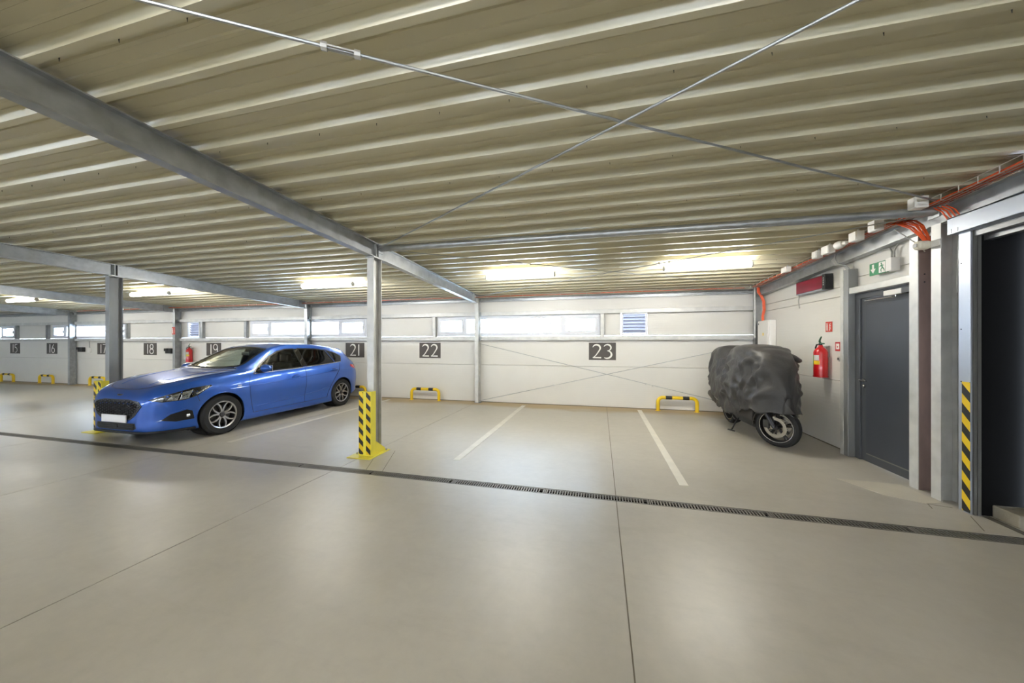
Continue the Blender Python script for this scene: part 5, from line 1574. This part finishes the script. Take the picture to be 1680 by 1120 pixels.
for i in range(NSn + 1):
    s_ = i / NSn
    yb = cy_k(s_)
    t_, hm, a, b_, c_ = top_k(s_), hem_k(s_), wt_k(s_), wm_k(s_), wh_k(s_)
    zm = hm + (t_ - hm) * 0.45
    prof_ = [(-c_, hm), (-b_ * .98, hm + (zm - hm) * .55), (-b_, zm), (-(a * .4 + b_ * .6), zm + (t_ - zm) * .55), (-a, t_ - .05), (-a * .55, t_ - .006), (0, t_)]
    prof_ = prof_ + [(-p[0], p[1]) for p in prof_[-2::-1]]
    # resample
    seg = []
    n = len(prof_)
    for k in range(NR + 1):
        u = k / NR * (n - 1); j = min(n - 2, int(u)); f_ = u - j
        p0 = prof_[max(0, j - 1)]; p1 = prof_[j]; p2 = prof_[j + 1]; p3 = prof_[min(n - 1, j + 2)]
        seg.append(tuple(0.5 * ((2 * p1[q]) + (-p0[q] + p2[q]) * f_ + (2*p0[q] - 5*p1[q] + 4*p2[q] - p3[q]) * f_*f_ + (-p0[q] + 3*p1[q] - 3*p2[q] + p3[q]) * f_**3) for q in (0, 1)))
    for k, (x_, z_) in enumerate(seg):
        # wrinkles: sagging horizontal folds, diagonal pulls and small crumple
        P_ = Vector((x_ * 1.2, yb, z_)) 
        w1 = noise.noise(Vector((x_ * 1.5, yb * 2.2 + z_ * 1.2, z_ * 5.0)))
        ridge = 1 - abs(noise.noise(Vector((x_ * 2, yb * 3.2 - z_ * 2.5, z_ * 4.2 + yb * 2.0 + 7))))
        cr = 1 - abs(noise.noise(P_ * 9.0))
        fall = min(1.0, max(0.0, (t_ - z_) / 0.25)) * 0.8 + 0.2
        wq = Vector((noise.noise(P_ * 1.7), noise.noise(P_ * 1.7 + Vector((5, 2, 8))), noise.noise(P_ * 1.7 + Vector((1, 9, 4)))))
        rf = sridge(noise.noise(Vector((x_ * 1.5, (yb - z_ * .5) * 2.6, (z_ + yb * .35) * 4.6)) + wq * 1.6))
        rf2 = sridge(noise.noise(Vector((x_ * 2, (yb + z_ * .8) * 3.8, (z_ - yb * .4) * 5.0)) + wq * 2.5))
        fold = max(0, rf - .55) / .45; fold2 = max(0, rf2 - .6) / .4
        amp = (0.022 * w1 + 0.052 * (fold ** 2 - .25) + 0.024 * (fold2 ** 2 - .2) + 0.004 * (cr - 0.75)) * fall
        # deep tuck where the cover falls from the top box to the tank
        amp -= 0.05 * math.exp(-((s_ - .36 - .12 * (1.3 - z_)) / .03) ** 2) * max(0, min(1, (z_ - .95) / .25))
        if s_ > .42:
            hf = math.sin((z_ + .10 * yb + .35 * noise.noise(Vector((x_, yb * 1.6, 2.0))) ) * 21.0)
            amp += 0.020 * max(0, hf) ** 2 * fall
        if s_ < 0.3: amp *= 0.7
        amp *= min(1, (1.02 - s_) / .12)
        d = Vector((x_, 0, (z_ - zm) * 0.35))
        if d.length > 1e-4: d.normalize()
        yy_ = yb + 0.02 * noise.noise(P_ * 4 + Vector((3, 1, 9)))
        zz_ = z_ + d.z * amp
        if k in (0, NR): zz_ += 0.018 * math.sin(s_ * 40) + 0.02 * noise.noise(Vector((s_ * 9, k, 0)))
        vs.append((x_ + d.x * amp, yy_, zz_))
for i in range(NSn):
    for k in range(NR):
        fs.append((i * (NR + 1) + k, i * (NR + 1) + k + 1, (i + 1) * (NR + 1) + k + 1, (i + 1) * (NR + 1) + k))
# close tail and nose
cov = MB().add(vs, fs).add([vs[k] for k in range(NR + 1)], [tuple(range(NR + 1))]).add([vs[NSn * (NR + 1) + k] for k in range(NR + 1)], [tuple(range(NR + 1))])
mcov = thing('motorcycle_cover', (2.46, 6.6, 0), 'crumpled black fabric cover draped over the motorcycle', 'cover', world=False)
mcov.rotation_euler = (0, R(0), R(2.5))
cvo = cov.build('cloth', 'cloth', mcov, smooth=True)
cvo.modifiers.new('t', 'SOLIDIFY').thickness = 0.004
# mirror bulges and pocket flap
for sx, yy_, zz_ in ((.30, -.60, 1.29),):
    bm = bmesh.new(); bmesh.ops.create_icosphere(bm, subdivisions=3, radius=1)
    for v in bm.verts:
        q = v.co
        k_ = 1 + .12 * noise.noise(q * 2 + Vector((sx, 0, 3)))
        v.co = Vector((sx * .78 + q.x * .16 * k_, yy_ + q.y * .10 * k_, zz_ - abs(sx) * .0 + q.z * .065 * k_ - (q.x * math.copysign(.05, sx))))
    bm.verts.index_update()
    MB().add([v.co[:] for v in bm.verts], [[v.index for v in f.verts] for f in bm.faces]).build('mirror_bulge', 'cloth', mcov, smooth=True); bm.free()

# ================================================================== OUTSIDE
og = struct('ground', 'snow covered ground outside the windows', 'ground')
MB().box(-60, YB + 0.2, -0.3, 40, 60, -0.05).build('snow_field', 'snow', og)
fc = thing('siding_building', (-14, 15, 0), 'grey building with horizontal siding beyond the left windows', 'building')
for i in range(22):
    z = i * 0.22
    MB().prism([(15.0, z), (15.03, z), (15.05, z + .21), (15.02, z + .21)], -34, -7.2, 'x').build('siding_board', 'facade', fc)
def tree(x, y, h, label):
    e = thing('tree', (x, y, 0), label, 'tree', 'trees outside')
    MB().tube([(x, y, -.05), (x, y, h)], [.10, .02], 8).build('trunk', 'bark', e)
    mb = MB()
    for i in range(900):
        t = random.random() ** 1.2
        z = .5 + t * (h - .5)
        r = (1 - t) * h * .36 * math.sqrt(random.random())
        a = random.random() * 6.283
        c = Vector((x + r * math.cos(a), y + r * math.sin(a), z - r * .3))
        u = Vector((random.uniform(-1, 1), random.uniform(-1, 1), random.uniform(-.6, .3))).normalized() * random.uniform(.10, .22)
        v = u.cross(Vector((random.uniform(-1, 1), random.uniform(-1, 1), 1))).normalized() * .04
        mb.add([c - v, c + u * .5 - v * 1.5, c + u, c + u * .5 + v * 1.5], [(0, 1, 2, 3)])
    fo = mb.build('foliage', 'needles', e); fo['kind'] = 'stuff'
tree(-1.9, 13.5, 4.2, 'frosted conifer seen through the window left of plate 23')
tree(-6.0, 17.0, 3.6, 'smaller frosted conifer behind the wall column window')
